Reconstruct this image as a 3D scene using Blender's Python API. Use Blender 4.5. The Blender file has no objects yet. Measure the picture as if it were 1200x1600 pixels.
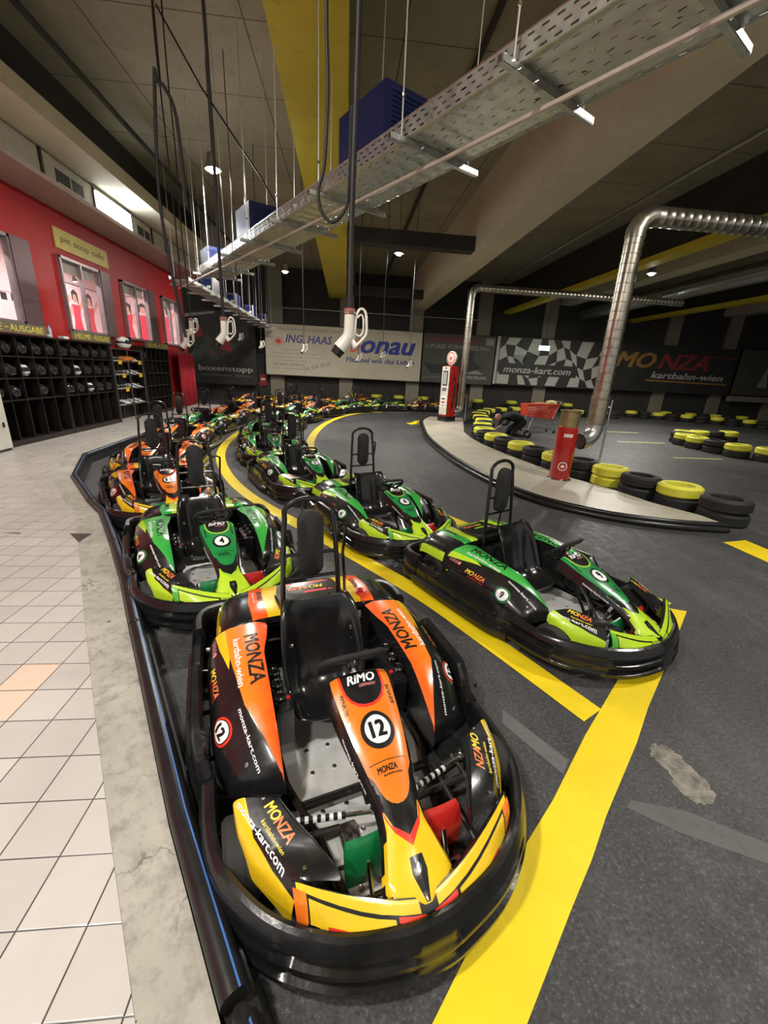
import bpy, bmesh, math, random
from mathutils import Vector, Matrix
from mathutils.bvhtree import BVHTree
random.seed(7)
D = bpy.data
COL = bpy.context.scene.collection
SC = bpy.context.scene
R = math.radians

# ------------------------------------------------------------ camera
CAM_H = 1.75
cam_d = D.cameras.new('camera'); cam = D.objects.new('camera', cam_d); COL.objects.link(cam)
cam_d.sensor_fit = 'HORIZONTAL'; cam_d.sensor_width = 36.0; cam_d.lens = 36.0*642/1200
cam_d.clip_start = 0.05; cam_d.clip_end = 200
pit, rol, yaw = R(18.8), R(-2.95), R(6.0)
def _w(x, y, z): return Vector((math.cos(yaw)*x+math.sin(yaw)*y, -math.sin(yaw)*x+math.cos(yaw)*y, z))
fw = _w(0, math.cos(pit), -math.sin(pit)); dn = _w(0, -math.sin(pit), -math.cos(pit)); rt = _w(1, 0, 0)
r2 = rt*math.cos(rol)+dn*math.sin(rol); d2 = -rt*math.sin(rol)+dn*math.cos(rol)
mw = Matrix((( r2.x, -d2.x, -fw.x, 0), (r2.y, -d2.y, -fw.y, 0), (r2.z, -d2.z, -fw.z, CAM_H), (0, 0, 0, 1)))
cam.matrix_world = mw
SC.camera = cam

# ------------------------------------------------------------ exposure and ambient
vs = SC.view_settings
SC.display_settings.display_device = 'sRGB'
vs.view_transform = 'Standard'; vs.look = 'None'; vs.exposure = 0.0; vs.gamma = 1.0; vs.use_curve_mapping = False
W = D.worlds.new('World'); SC.world = W; W.use_nodes = True
bg = W.node_tree.nodes['Background']; bg.inputs[0].default_value = (1.0, 0.96, 0.88, 1); bg.inputs[1].default_value = 0.42

def area(name, loc, size, power, col=(1, .95, .86), rot=(0, 0, 0), sy=None):
    l = D.lights.new(name, 'AREA'); l.energy = power; l.color = col; l.size = size
    if sy: l.shape = 'RECTANGLE'; l.size_y = sy
    else: l.shape = 'DISK'
    o = D.objects.new(name, l); COL.objects.link(o); o.location = loc; o.rotation_euler = rot
    return o
# high bay lamps of the hall: those behind and beside the viewer, then the ones in view (their housings are built below)
area('hall_light', (-2.6, 0.0, 5.6), .45, 330)
area('hall_light', (-2.6, -3.6, 5.6), .45, 260)
area('hall_light', (5.6, 2.6, 5.6), .45, 260)
area('hall_light', (3.0, -3.0, 5.6), .45, 160)
LAMPS = [(-2.44, 9.25, 5.0), (-2.3, 17.6, 5.05), (1.49, 13.74, 5.0), (9.4, 13.7, 5.0), (12.55, 17.5, 5.0)]

# ------------------------------------------------------------ materials
MATS = {}
def mat(name, col, rough=.5, metal=0., noise=0., scale=8., bump=0., emit=0., alpha=None, coat=0., bscale=None, spec=None, col2=None):
    if name in MATS: return MATS[name]
    m = D.materials.new(name); m.use_nodes = True; nt = m.node_tree; b = nt.nodes['Principled BSDF']
    b.inputs['Base Color'].default_value = (*col, 1); b.inputs['Roughness'].default_value = rough
    b.inputs['Metallic'].default_value = metal
    if coat: b.inputs['Coat Weight'].default_value = coat; b.inputs['Coat Roughness'].default_value = .12
    if spec is not None: b.inputs['Specular IOR Level'].default_value = spec
    if noise or bump or col2:
        tc = nt.nodes.new('ShaderNodeTexCoord'); n = nt.nodes.new('ShaderNodeTexNoise')
        n.inputs['Scale'].default_value = scale; n.inputs['Detail'].default_value = 6; n.inputs['Roughness'].default_value = .65
        nt.links.new(tc.outputs['Object'], n.inputs['Vector'])
        if noise or col2:
            cr = nt.nodes.new('ShaderNodeValToRGB')
            c2 = col2 if col2 else tuple(max(0, c*(1-noise)) for c in col)
            cr.color_ramp.elements[0].position = .35; cr.color_ramp.elements[1].position = .65
            cr.color_ramp.elements[0].color = (*c2, 1); cr.color_ramp.elements[1].color = (*[min(1, c*(1+noise*.4)) for c in col], 1)
            nt.links.new(n.outputs['Fac'], cr.inputs['Fac']); nt.links.new(cr.outputs['Color'], b.inputs['Base Color'])
            mr = nt.nodes.new('ShaderNodeMapRange'); mr.inputs['To Min'].default_value = max(.03, rough-.1); mr.inputs['To Max'].default_value = min(1, rough+.12)
            nt.links.new(n.outputs['Fac'], mr.inputs['Value']); nt.links.new(mr.outputs[0], b.inputs['Roughness'])
        if bump:
            n2 = n
            if bscale:
                n2 = nt.nodes.new('ShaderNodeTexNoise'); n2.inputs['Scale'].default_value = bscale; n2.inputs['Detail'].default_value = 4
                nt.links.new(tc.outputs['Object'], n2.inputs['Vector'])
            bp = nt.nodes.new('ShaderNodeBump'); bp.inputs['Strength'].default_value = bump; bp.inputs['Distance'].default_value = .01
            nt.links.new(n2.outputs['Fac'], bp.inputs['Height']); nt.links.new(bp.outputs[0], b.inputs['Normal'])
    if emit:
        b.inputs['Emission Color'].default_value = (*col, 1); b.inputs['Emission Strength'].default_value = emit
    if alpha is not None: b.inputs['Alpha'].default_value = alpha
    MATS[name] = m
    return m
def grad(name, c1, c2, axis, lo, hi, rough=.25, coat=.6, absx=False):
    """paint that fades between two colours along one axis of the object (a printed fade)"""
    m = D.materials.new(name); m.use_nodes = True; nt = m.node_tree; b = nt.nodes['Principled BSDF']
    tc = nt.nodes.new('ShaderNodeTexCoord'); sx = nt.nodes.new('ShaderNodeSeparateXYZ'); nt.links.new(tc.outputs['Object'], sx.inputs[0])
    src = sx.outputs[axis]
    if absx:
        ab = nt.nodes.new('ShaderNodeMath'); ab.operation = 'ABSOLUTE'; nt.links.new(src, ab.inputs[0]); src = ab.outputs[0]
    mr = nt.nodes.new('ShaderNodeMapRange'); mr.inputs['From Min'].default_value = lo; mr.inputs['From Max'].default_value = hi
    nt.links.new(src, mr.inputs['Value'])
    n = nt.nodes.new('ShaderNodeTexNoise'); n.inputs['Scale'].default_value = 30; nt.links.new(tc.outputs['Object'], n.inputs['Vector'])
    ad = nt.nodes.new('ShaderNodeMath'); ad.operation = 'MULTIPLY_ADD'; ad.inputs[1].default_value = .25; ad.inputs[2].default_value = -.12
    nt.links.new(n.outputs['Fac'], ad.inputs[0]); a2 = nt.nodes.new('ShaderNodeMath'); a2.operation = 'ADD'; a2.use_clamp = True
    nt.links.new(ad.outputs[0], a2.inputs[0]); nt.links.new(mr.outputs[0], a2.inputs[1])
    mx = nt.nodes.new('ShaderNodeMix'); mx.data_type = 'RGBA'; mx.inputs['A'].default_value = (*c1, 1); mx.inputs['B'].default_value = (*c2, 1)
    nt.links.new(a2.outputs[0], mx.inputs['Factor']); nt.links.new(mx.outputs['Result'], b.inputs['Base Color'])
    b.inputs['Roughness'].default_value = rough; b.inputs['Coat Weight'].default_value = coat; b.inputs['Coat Roughness'].default_value = .1
    return m
BLK = mat('gloss_black_body', (.012, .012, .013), .22, coat=.4, noise=.3, scale=14)
BUMP = mat('black_bumper_plastic', (.012, .012, .013), .2, noise=.35, scale=7, bump=.1, bscale=25)
RUB = mat('tyre_rubber', (.016, .016, .016), .7, noise=.3, scale=20)
TUBE = mat('black_steel_tube', (.01, .01, .01), .22, coat=.3, noise=.2)
PAD = mat('charcoal_foam_pad', (.012, .012, .013), .75, noise=.2, scale=40, bump=.08)
SEAT = mat('black_seat_shell', (.009, .009, .01), .2, coat=.5, noise=.25, scale=10)
CHR = mat('chromed_steel', (.75, .75, .76), .18, 1.0, noise=.15, scale=30)
ALU = mat('aluminium_tray', (.62, .62, .61), .38, .35, noise=.15, scale=9, bump=.05)
WHT = mat('white_print', (.85, .85, .85), .3, noise=.04)
BLKP = mat('black_print', (.01, .01, .01), .3, noise=.1)
REDP = mat('red_print', (.75, .04, .02), .3, coat=.5, noise=.1)
GREENPL = mat('green_plastic', (.005, .16, .045), .35, noise=.15, coat=.3)
REDPL = mat('red_plastic', (.55, .02, .015), .35, noise=.15, coat=.3)
PINK = mat('pink_print', (.75, .25, .25), .4, noise=.1)
YPR = mat('yellow_print', (.85, .62, .04), .3, noise=.08)
ORP = mat('orange_red_print', (.85, .22, .06), .3, noise=.08)
DGR = mat('dark_grey_metal', (.06, .06, .06), .4, .6, noise=.3)
SCH = {
 'orange': dict(main=grad('orange_fade', (.86, .10, .012), (.90, .30, .02), 0, .33, .52, absx=True), nose=mat('nose_orange', (.80, .20, .015), .25, coat=.6, noise=.08),
                acc=mat('body_yellow', (.86, .56, .015), .25, coat=.6, noise=.06), edge=REDP, ring=REDP, grad=grad('yellow_red_fade', (.9, .6, .02), (.85, .12, .01), 0, .20, .40, absx=True)),
 'green': dict(main=grad('green_fade', (.03, .36, .06), (.08, .50, .07), 0, .33, .52, absx=True), nose=mat('nose_green', (.015, .25, .06), .25, coat=.6, noise=.08),
               acc=mat('body_lime', (.50, .74, .03), .25, coat=.6, noise=.06), edge=mat('edge_lime', (.35, .62, .03), .3, coat=.5), ring=mat('ring_green', (.02, .2, .05), .3),
               grad=grad('lime_green_fade', (.5, .74, .03), (.05, .42, .06), 0, .20, .40, absx=True)),
}

# ------------------------------------------------------------ mesh helpers
class MB:
    def __init__(s): s.v = []; s.f = []; s.m = []; s.mats = []; s.smooth = True
    def slot(s, m):
        if m not in s.mats: s.mats.append(m)
        return s.mats.index(m)
    def add(s, vs_, fs, m):
        o = len(s.v); k = s.slot(m); s.v += [tuple(p) for p in vs_]
        for f in fs: s.f.append(tuple(i+o for i in f)); s.m.append(k)
    def box(s, c, d, m, rz=0, M=None, bev=0):
        hx, hy, hz = d[0]/2, d[1]/2, d[2]/2
        if bev:
            b = min(bev, hx*.9, hy*.9, hz*.9); pts = []
            bm = bmesh.new(); bmesh.ops.create_cube(bm, size=1)
            for v in bm.verts: v.co = Vector((v.co.x*2*hx, v.co.y*2*hy, v.co.z*2*hz))
            bmesh.ops.bevel(bm, geom=bm.edges[:], offset=b, segments=2, affect='EDGES')
            bm.verts.index_update()
            vs_ = [v.co.copy() for v in bm.verts]; fs = [[v.index for v in f.verts] for f in bm.faces]; bm.free()
        else:
            vs_ = [Vector((x, y, z)) for x in (-hx, hx) for y in (-hy, hy) for z in (-hz, hz)]
            fs = [(0, 1, 3, 2), (4, 6, 7, 5), (0, 4, 5, 1), (2, 3, 7, 6), (0, 2, 6, 4), (1, 5, 7, 3)]
        T = M if M else Matrix.Rotation(rz, 3, 'Z')
        s.add([T @ v + Vector(c) for v in vs_], fs, m); return s
    def tube(s, pts, r, m, n=8, closed=False, caps=True, radii=None):
        P = [Vector(p) for p in pts]; N = len(P); rings = []; up = None
        for i in range(N):
            a = P[(i-1) % N] if (closed or i) else P[0]; b = P[(i+1) % N] if (closed or i < N-1) else P[-1]
            t = (b-a).normalized()
            if up is None:
                up = Vector((0, 0, 1)) if abs(t.z) < .9 else Vector((1, 0, 0))
            x = t.cross(up).normalized(); y = x.cross(t).normalized(); up = y
            rr = radii[i] if radii else r
            rings.append([P[i]+x*math.cos(2*math.pi*k/n)*rr+y*math.sin(2*math.pi*k/n)*rr for k in range(n)])
        vs_ = [p for q in rings for p in q]; fs = []
        for i in range(N if closed else N-1):
            j = (i+1) % N
            for k in range(n): fs.append((i*n+k, j*n+k, j*n+(k+1) % n, i*n+(k+1) % n))
        if caps and not closed: fs.append(tuple(range(n))); fs.append(tuple((N-1)*n+k for k in reversed(range(n))))
        s.add(vs_, fs, m); return s
    def lathe(s, prof, m, c=(0, 0, 0), axis='z', n=24, M=None, closed=False):
        """prof: (radius, height) pairs, turned about an axis"""
        vs_ = []; T = M
        for (r, h) in prof:
            for k in range(n):
                a = 2*math.pi*k/n
                p = Vector((r*math.cos(a), r*math.sin(a), h))
                if axis == 'x': p = Vector((p.z, p.x, p.y))
                if axis == 'y': p = Vector((p.x, p.z, p.y))
                if T: p = T @ p
                vs_.append(p+Vector(c))
        fs = []; L = len(prof)
        for i in range(L if closed else L-1):
            j = (i+1) % L
            for k in range(n): fs.append((i*n+k, i*n+(k+1) % n, j*n+(k+1) % n, j*n+k))
        if not closed:
            if prof[0][0] > 1e-4: fs.append(tuple(reversed(range(n))))
            if prof[-1][0] > 1e-4: fs.append(tuple((L-1)*n+k for k in range(n)))
        s.add(vs_, fs, m); return s
    def prism(s, poly, z0, z1, m, mt=None):
        n = len(poly); vs_ = [(x, y, z0) for x, y in poly]+[(x, y, z1) for x, y in poly]
        s.add(vs_, [(i, (i+1) % n, n+(i+1) % n, n+i) for i in range(n)]+[tuple(reversed(range(n)))], m)
        s.add([(x, y, z1) for x, y in poly], [tuple(range(n))], mt or m); return s
    def grid(s, G, m, flip=False):
        nr, nc = len(G), len(G[0]); fs = []
        for i in range(nr-1):
            for j in range(nc-1):
                q = (i*nc+j, i*nc+j+1, (i+1)*nc+j+1, (i+1)*nc+j); fs.append(tuple(reversed(q)) if flip else q)
        s.add([p for r in G for p in r], fs, m); return s
    def mirror(s):
        o = MB(); o.v = [(-x, y, z) for x, y, z in s.v]; o.f = [tuple(reversed(f)) for f in s.f]; o.m = s.m[:]; o.mats = s.mats[:]; return o
    def bvh(s): return BVHTree.FromPolygons([Vector(p) for p in s.v], s.f)
    def mesh(s, name, smooth=35, fix=True):
        me = D.meshes.new(name); me.from_pydata(s.v, [], s.f)
        for m in s.mats: me.materials.append(m)
        me.polygons.foreach_set('material_index', s.m)
        me.update()
        if fix:
            bm = bmesh.new(); bm.from_mesh(me); bmesh.ops.recalc_face_normals(bm, faces=bm.faces[:]); bm.to_mesh(me); bm.free()
        me.polygons.foreach_set('use_smooth', [bool(smooth)]*len(me.polygons))
        if smooth:
            try: me.set_sharp_from_angle(angle=R(smooth))
            except Exception: pass
        me.update(); return me
def lerp(a, b, t): return a+(b-a)*t
def refine(rows, nu, nv, sm=1):
    """rows of control points -> a denser grid, its creases eased by sm passes"""
    rows = [[Vector(p) for p in r] for r in rows]
    G = []
    for i in range(len(rows)-1):
        for k in range(nu):
            t = k/nu; G.append([rows[i][j].lerp(rows[i+1][j], t) for j in range(len(rows[0]))])
    G.append(rows[-1]); H = []
    for r in G:
        q = []
        for j in range(len(r)-1):
            for k in range(nv): q.append(r[j].lerp(r[j+1], k/nv))
        q.append(r[-1]); H.append(q)
    for _ in range(sm):
        N = [[p.copy() for p in r] for r in H]
        for i in range(len(H)):
            for j in range(len(H[0])):
                acc = Vector(); w = 0
                if 0 < i < len(H)-1: acc += H[i-1][j]+H[i+1][j]; w += 2
                if 0 < j < len(H[0])-1: acc += H[i][j-1]+H[i][j+1]; w += 2
                if w and not ((i in (0, len(H)-1)) and (j in (0, len(H[0])-1))): N[i][j] = H[i][j]*.5+acc/w*.5
        H = N
    return H
def inside(p, poly):
    x, y = p; c = False; n = len(poly)
    for i in range(n):
        x1, y1 = poly[i]; x2, y2 = poly[(i+1) % n]
        if (y1 > y) != (y2 > y) and x < (x2-x1)*(y-y1)/(y2-y1)+x1: c = not c
    return c
def paint(mb, m, poly, ax=(0, 1), cond=None):
    """cut the surface along the outline of a colour field and give the faces within it that paint"""
    k = mb.slot(m); bm = bmesh.new()
    V = [bm.verts.new(p) for p in mb.v]
    for f, mi in zip(mb.f, mb.m):
        try: q = bm.faces.new([V[i] for i in f]); q.material_index = mi
        except ValueError: pass
    bm.normal_update()
    xs = [p[0] for p in poly]; ys = [p[1] for p in poly]; e = .03
    def near(f):
        c = f.calc_center_median(); return min(xs)-e < c[ax[0]] < max(xs)+e and min(ys)-e < c[ax[1]] < max(ys)+e and (cond is None or cond(c, f.normal))
    n = len(poly)
    for i in range(n):
        a, b = poly[i], poly[(i+1) % n]
        co = [0, 0, 0]; co[ax[0]] = a[0]; co[ax[1]] = a[1]
        no = [0, 0, 0]; no[ax[0]] = b[1]-a[1]; no[ax[1]] = -(b[0]-a[0])
        if abs(no[0])+abs(no[1])+abs(no[2]) < 1e-7: continue
        fs = [f for f in bm.faces if near(f)]
        es = list({x for f in fs for x in f.edges}); vs_ = list({x for f in fs for x in f.verts})
        bmesh.ops.bisect_plane(bm, geom=vs_+es+fs, dist=1e-5, plane_co=co, plane_no=no)
        bm.normal_update()
    for f in bm.faces:
        if near(f):
            c = f.calc_center_median()
            if inside((c[ax[0]], c[ax[1]]), poly): f.material_index = k
    bm.verts.index_update()
    mb.v = [tuple(v.co) for v in bm.verts]; mb.f = [tuple(v.index for v in f.verts) for f in bm.faces]; mb.m = [f.material_index for f in bm.faces]
    bm.free()
TXT = {}
def text2d(st, shear=0., bold=.02):
    key = (st, shear, bold)
    if key not in TXT:
        c = D.curves.new('t', 'FONT'); c.body = st; c.shear = shear; c.resolution_u = 2; c.size = 1
        o = D.objects.new('t', c); me = D.meshes.new_from_object(o)
        v = [(p.co.x, p.co.y) for p in me.vertices]; f = [tuple(q.vertices) for q in me.polygons]
        D.objects.remove(o); D.curves.remove(c); D.meshes.remove(me)
        v0, f0 = v, f; v = []; f = []
        for q, (dx, dy) in enumerate(((-1, -.5), (1, -.5), (-1, .5), (1, .5), (0, 0)) if bold else ((0, 0),)):      # thicker strokes
            f += [tuple(i+len(v) for i in t) for t in f0]; v += [(x+dx*bold, y+dy*bold, q) for x, y in v0]
        x0 = min(p[0] for p in v); x1 = max(p[0] for p in v); y0 = min(p[1] for p in v); y1 = max(p[1] for p in v)
        TXT[key] = ([((p[0]-x0)/(x1-x0)-.5, (p[1]-y0)/(y1-y0)-.5, p[2]) for p in v], f)
    return TXT[key]
def decal(mb, shape, m, o, u, v, w, h, bv=None, off=.0012, cast=.25):
    """lay a flat outline (unit box verts, faces) of size w x h onto a surface of mb"""
    o, u, v = Vector(o), Vector(u).normalized(), Vector(v).normalized(); n = u.cross(v).normalized()
    pts = [(q[0]*w, q[1]*h, q[2] if len(q) > 2 else 0) for q in shape[0]]; fs = shape[1]; out = []
    if bv:      # fine enough to follow the curve of the surface
        bm = bmesh.new(); V = [bm.verts.new((a, b, c*.01)) for a, b, c in pts]
        for f in fs:
            try: bm.faces.new([V[i] for i in f])
            except ValueError: pass
        bmesh.ops.triangulate(bm, faces=bm.faces[:])
        for _ in range(5):
            es = [x for x in bm.edges if x.calc_length() > .013]
            if not es: break
            bmesh.ops.subdivide_edges(bm, edges=es, cuts=1); bmesh.ops.triangulate(bm, faces=[f for f in bm.faces if len(f.verts) > 3])
        bm.verts.index_update(); pts = [(x.co.x, x.co.y, round(x.co.z/.01)) for x in bm.verts]; fs = [tuple(x.index for x in f.verts) for f in bm.faces]; bm.free()
    for a, b, c in pts:
        p = o+u*a+v*b; of = off*(1+.12*c)
        if bv:
            hit = bv.ray_cast(p+n*cast, -n, cast*2.2)
            if hit[0] is not None: p = hit[0]+n*of
        else: p = p+n*of
        out.append(p)
    mb.add(out, fs, m)
def text(mb, st, m, o, u, v, w, h, bv=None, shear=0., bold=.02, off=.0015): decal(mb, text2d(st, shear, bold), m, o, u, v, w, h, bv, off)
def disc2d(n=28, rings=2, r0=0.):
    v = []; f = []
    for k in range(rings+1):
        r = (r0+(1-r0)*k/rings)*.5
        for i in range(n): v.append((r*math.cos(2*math.pi*i/n), r*math.sin(2*math.pi*i/n)))
    for k in range(rings):
        for i in range(n): f.append((k*n+i, (k+1)*n+i, (k+1)*n+(i+1) % n, k*n+(i+1) % n))
    return v, f
DISC = disc2d(28, 3, .02); RING = disc2d(28, 1, .84); RECT = ([(-.5, -.5), (.5, -.5), (.5, .5), (-.5, .5)], [(0, 1, 2, 3)])
def poly2d(pts): return (list(pts), [tuple(range(len(pts)))])
def obj(name, mb, parent=None, smooth=35, loc=None, rz=0):
    me = mb if isinstance(mb, bpy.types.Mesh) else mb.mesh(name, smooth)
    o = D.objects.new(name, me); COL.objects.link(o)
    if parent: o.parent = parent
    if loc: o.location = loc
    if rz: o.rotation_euler = (0, 0, rz)
    return o
def tag(o, label=None, cat=None, group=None, kind=None):
    if label: o['label'] = label
    if cat: o['category'] = cat
    if group: o['group'] = group
    if kind: o['kind'] = kind
    return o
def empty(name, loc=(0, 0, 0), rz=0):
    o = D.objects.new(name, None); COL.objects.link(o); o.location = loc; o.rotation_euler = (0, 0, rz); o.empty_display_size = .1; return o
KIDS = {}
def copy_tree(o, parent=None, skip=()):
    c = o.copy(); COL.objects.link(c); c.parent = parent
    for ch in KIDS.get(o.name, []):
        if ch.name.split('.')[0] in skip: continue
        copy_tree(ch, c, skip)
    return c
def kid(name, mb, parent, smooth=35):
    o = obj(name, mb, parent, smooth); KIDS.setdefault(parent.name, []).append(o); return o

# ------------------------------------------------------------ the go-kart (x right, y forward, z up, metres)
def sweep(path, secs, m, closed=False):
    """path: (x, y) outline points; secs: per point a list of (outward, z)"""
    P = [Vector((x, y, 0)) for x, y in path]; N = len(P); G = []
    for i in range(N):
        a = P[i-1] if i else P[0]; b = P[i+1] if i < N-1 else P[-1]
        t = (b-a).normalized(); n = Vector((t.y, -t.x, 0))
        G.append([P[i]+n*d+Vector((0, 0, z)) for d, z in secs[i]])
    mb = MB(); ns = len(secs[0]); vs_ = [p for g in G for p in g]; fs = []
    for i in range(N-1):
        for k in range(ns): fs.append((i*ns+k, i*ns+(k+1) % ns, (i+1)*ns+(k+1) % ns, (i+1)*ns+k))
    fs.append(tuple(range(ns))); fs.append(tuple((N-1)*ns+k for k in reversed(range(ns))))
    mb.add(vs_, fs, m); return mb
def curve_pts(ctrl, n=6):
    """Catmull-Rom through plan points"""
    C = [Vector(p) for p in ctrl]; out = []
    for i in range(len(C)-1):
        p0 = C[max(0, i-1)]; p1 = C[i]; p2 = C[i+1]; p3 = C[min(len(C)-1, i+2)]
        for k in range(n):
            t = k/n; out.append(.5*((2*p1)+(p2-p0)*t+(2*p0-5*p1+4*p2-p3)*t*t+(3*p1-3*p2+p3-p0)*t**3))
    out.append(C[-1]); return out
def front_bumper():
    half = [(.615, .10), (.615, .25), (.605, .385), (.562, .52), (.452, .672), (.285, .785), (.10, .838)]
    path = [tuple(p) for p in curve_pts(half+[(0, .846)]+[(-x, y) for x, y in half[::-1]], 7)]
    secs = []
    for x, y in path:
        zt = .235 if y > .55 else .22+.015*max(0, (y-.3)/.25)
        a = min(1, max(0, (abs(x)-.06)/.03))*min(1, max(0, (.42-abs(x))/.03)) if y > .6 else 0       # long moulded recesses left and right of the nose
        b = min(1, max(0, (y-.12)/.04))*min(1, max(0, (.46-y)/.04)) if abs(x) > .5 else 0
        g = .022*max(a, b)
        secs.append([(-.02, .07), (.005, .045), (.034, .05), (.046, .062), (.047, .083), (.040-g, .092), (.037-g, .112), (.039, .125), (.037, .141), (.033-g, .151), (.028-g, .170), (.029, .182), (.020, .202), (.006, zt-.006), (-.008, zt), (-.022, zt-.006), (-.028, zt-.03), (-.026, .12)])
    return sweep(path, secs, BUMP)
def side_bumper():
    ctrl = [(.665, -.86), (.67, -.7), (.672, -.5), (.67, -.3), (.665, -.1), (.655, .02), (.635, .08), (.625, .14)]
    path = [tuple(p) for p in curve_pts(ctrl, 5)]; secs = []
    for x, y in path:
        zt = .215
        if y > -.55: zt = .215+.095*min(1, (y+.55)/.08)
        if y > -.04: zt = .31-.085*min(1, (y+.04)/.08)
        secs.append([(-.01, .035), (.045, .035), (.052, .06), (.05, .09), (.02, .105), (.016, .15), (.022, .17), (.012, zt-.03), (0, zt), (-.025, zt+.003), (-.04, zt-.02), (-.034, .12)])
    mb = sweep(path, secs, BUMP)
    for y in (-.7, -.36, -.08):
        mb.box((.687, y, .14), (.012, .05, .028), DGR, bev=.004)
        mb.lathe([(.004, 0), (.010, .002), (.010, .008), (0, .009)], TUBE, c=(.69, y+.12, .2), axis='x', n=10)
    return mb
def rear_bumper():
    path = [tuple(p) for p in curve_pts([(.668, -.84), (.67, -.96), (.64, -1.05), (.55, -1.10), (.3, -1.12), (0, -1.125), (-.3, -1.12), (-.55, -1.10), (-.64, -1.05), (-.67, -.96), (-.668, -.84)], 4)]
    s = [(-.05, .05), (0, .035), (.03, .05), (.034, .10), (.018, .13), (.026, .16), (.016, .24), (-.006, .27), (-.035, .27), (-.05, .24)]
    return sweep(path, [[(-d, z) for d, z in s]]*len(path), BUMP)
def mk_pod(S):
    rows = [
     [(.29, -.60, .14), (.275, -.60, .415), (.50, -.60, .395), (.575, -.60, .34), (.60, -.60, .26), (.60, -.60, .12)],
     [(.30, -.45, .12), (.30, -.45, .415), (.50, -.45, .40), (.585, -.45, .33), (.61, -.45, .24), (.605, -.45, .10)],
     [(.325, -.34, .10), (.33, -.34, .415), (.495, -.34, .40), (.585, -.34, .32), (.61, -.34, .22), (.605, -.34, .09)],
     [(.33, -.04, .09), (.335, -.04, .395), (.455, -.04, .38), (.57, -.05, .30), (.60, -.05, .20), (.60, -.05, .08)],
     [(.33, .10, .09), (.335, .10, .325), (.40, .10, .32), (.545, .06, .245), (.58, .05, .18), (.585, .04, .08)],
     [(.33, .215, .09), (.335, .225, .235), (.36, .22, .23), (.50, .17, .20), (.545, .14, .16), (.55, .12, .08)],
     [(.33, .235, .08), (.335, .245, .15), (.36, .24, .15), (.505, .185, .14), (.55, .15, .12), (.555, .13, .07)],
    ]
    mb = MB(); mb.grid(refine(rows, 3, 3, 1), BLK)
    top = lambda c, n: n.z > .35 or n.z < -.35
    paint(mb, S['main'], [(.27, -.61), (.52, -.61), (.50, -.37), (.455, -.04), (.42, .04), (.338, .235), (.336, -.04), (.325, -.30), (.26, -.50)], cond=top)
    paint(mb, S['acc'], [(.51, -.61), (.56, -.61), (.54, -.45), (.505, -.28), (.497, -.34)], cond=top)
    paint(mb, S['acc'], [(-.50, .12), (-.56, .26), (-.36, .22), (-.25, .13)], ax=(1, 2), cond=lambda c, n: c.x > .592)
    return mb
def dress_pod(mb, S, s):
    bv = mb.bvh(); u = (0, s, 0); v = (-s, 0, 0)
    text(mb, 'MONZA', BLKP, (.385*s, -.31, .4), u, v, .36, .072, bv, .0, .022)
    text(mb, 'kartbahn-wien', WHT, (.458*s, -.31, .4), u, v, .34, .032, bv, 0, .02)
    so = Vector((-.5*s, 0, .86)); sv = Vector((-.75*s, 0, .66))
    for k in range(4):
        decal(mb, RING if k < 3 else DISC, PINK, (.56*s, -.55+k*.032, .34), u, sv, .028, .028, bv)
        decal(mb, disc2d(14, 1, .6), PINK, (.56*s, -.55+k*.032, .34), u, sv, .014, .014, bv)
    text(mb, 'MO', YPR, (.555*s, -.33, .30), u, sv, .08, .036, bv, .25, .03)
    text(mb, 'NZA', ORP, (.555*s, -.235, .30), u, sv, .10, .036, bv, .25, .03)
    text(mb, 'kartbahn-wien', REDP, (.578*s, -.26, .28), u, sv, .15, .012, bv, .2, .01)
    # web address along the front ridge
    uu = Vector((-.28*s, .96, -.45)) if s > 0 else Vector((-.28, -.96, .45))
    uu = Vector((-.15*s, .86, -.36)).normalized()*s
    text(mb, 'monza-kart.com', WHT, (.452*s, .075, .30), uu, Vector((-.8*s, -.1, .3)), .26, .018, bv, 0, .02)
    # bolts
    for y, x in ((.14, .47), (-.56, .56)):
        decal(mb, DISC, CHR, (x*s, y, .3), (1, 0, 0), (0, 1, 0), .014, .014, bv, .003)
    return mb
def number_disc(mb, bv, o, u, v, d, num, ringm):
    decal(mb, DISC, ringm, o, u, v, d*1.32, d*1.32, bv, .0012)
    decal(mb, DISC, BLKP, o, u, v, d*1.1, d*1.1, bv, .0022)
    decal(mb, DISC, WHT, o, u, v, d, d, bv, .0032)
    text(mb, str(num), BLKP, o, u, v, d*(.62 if len(str(num)) > 1 else .34), d*.58, bv, .0, .045, .0045)
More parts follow.
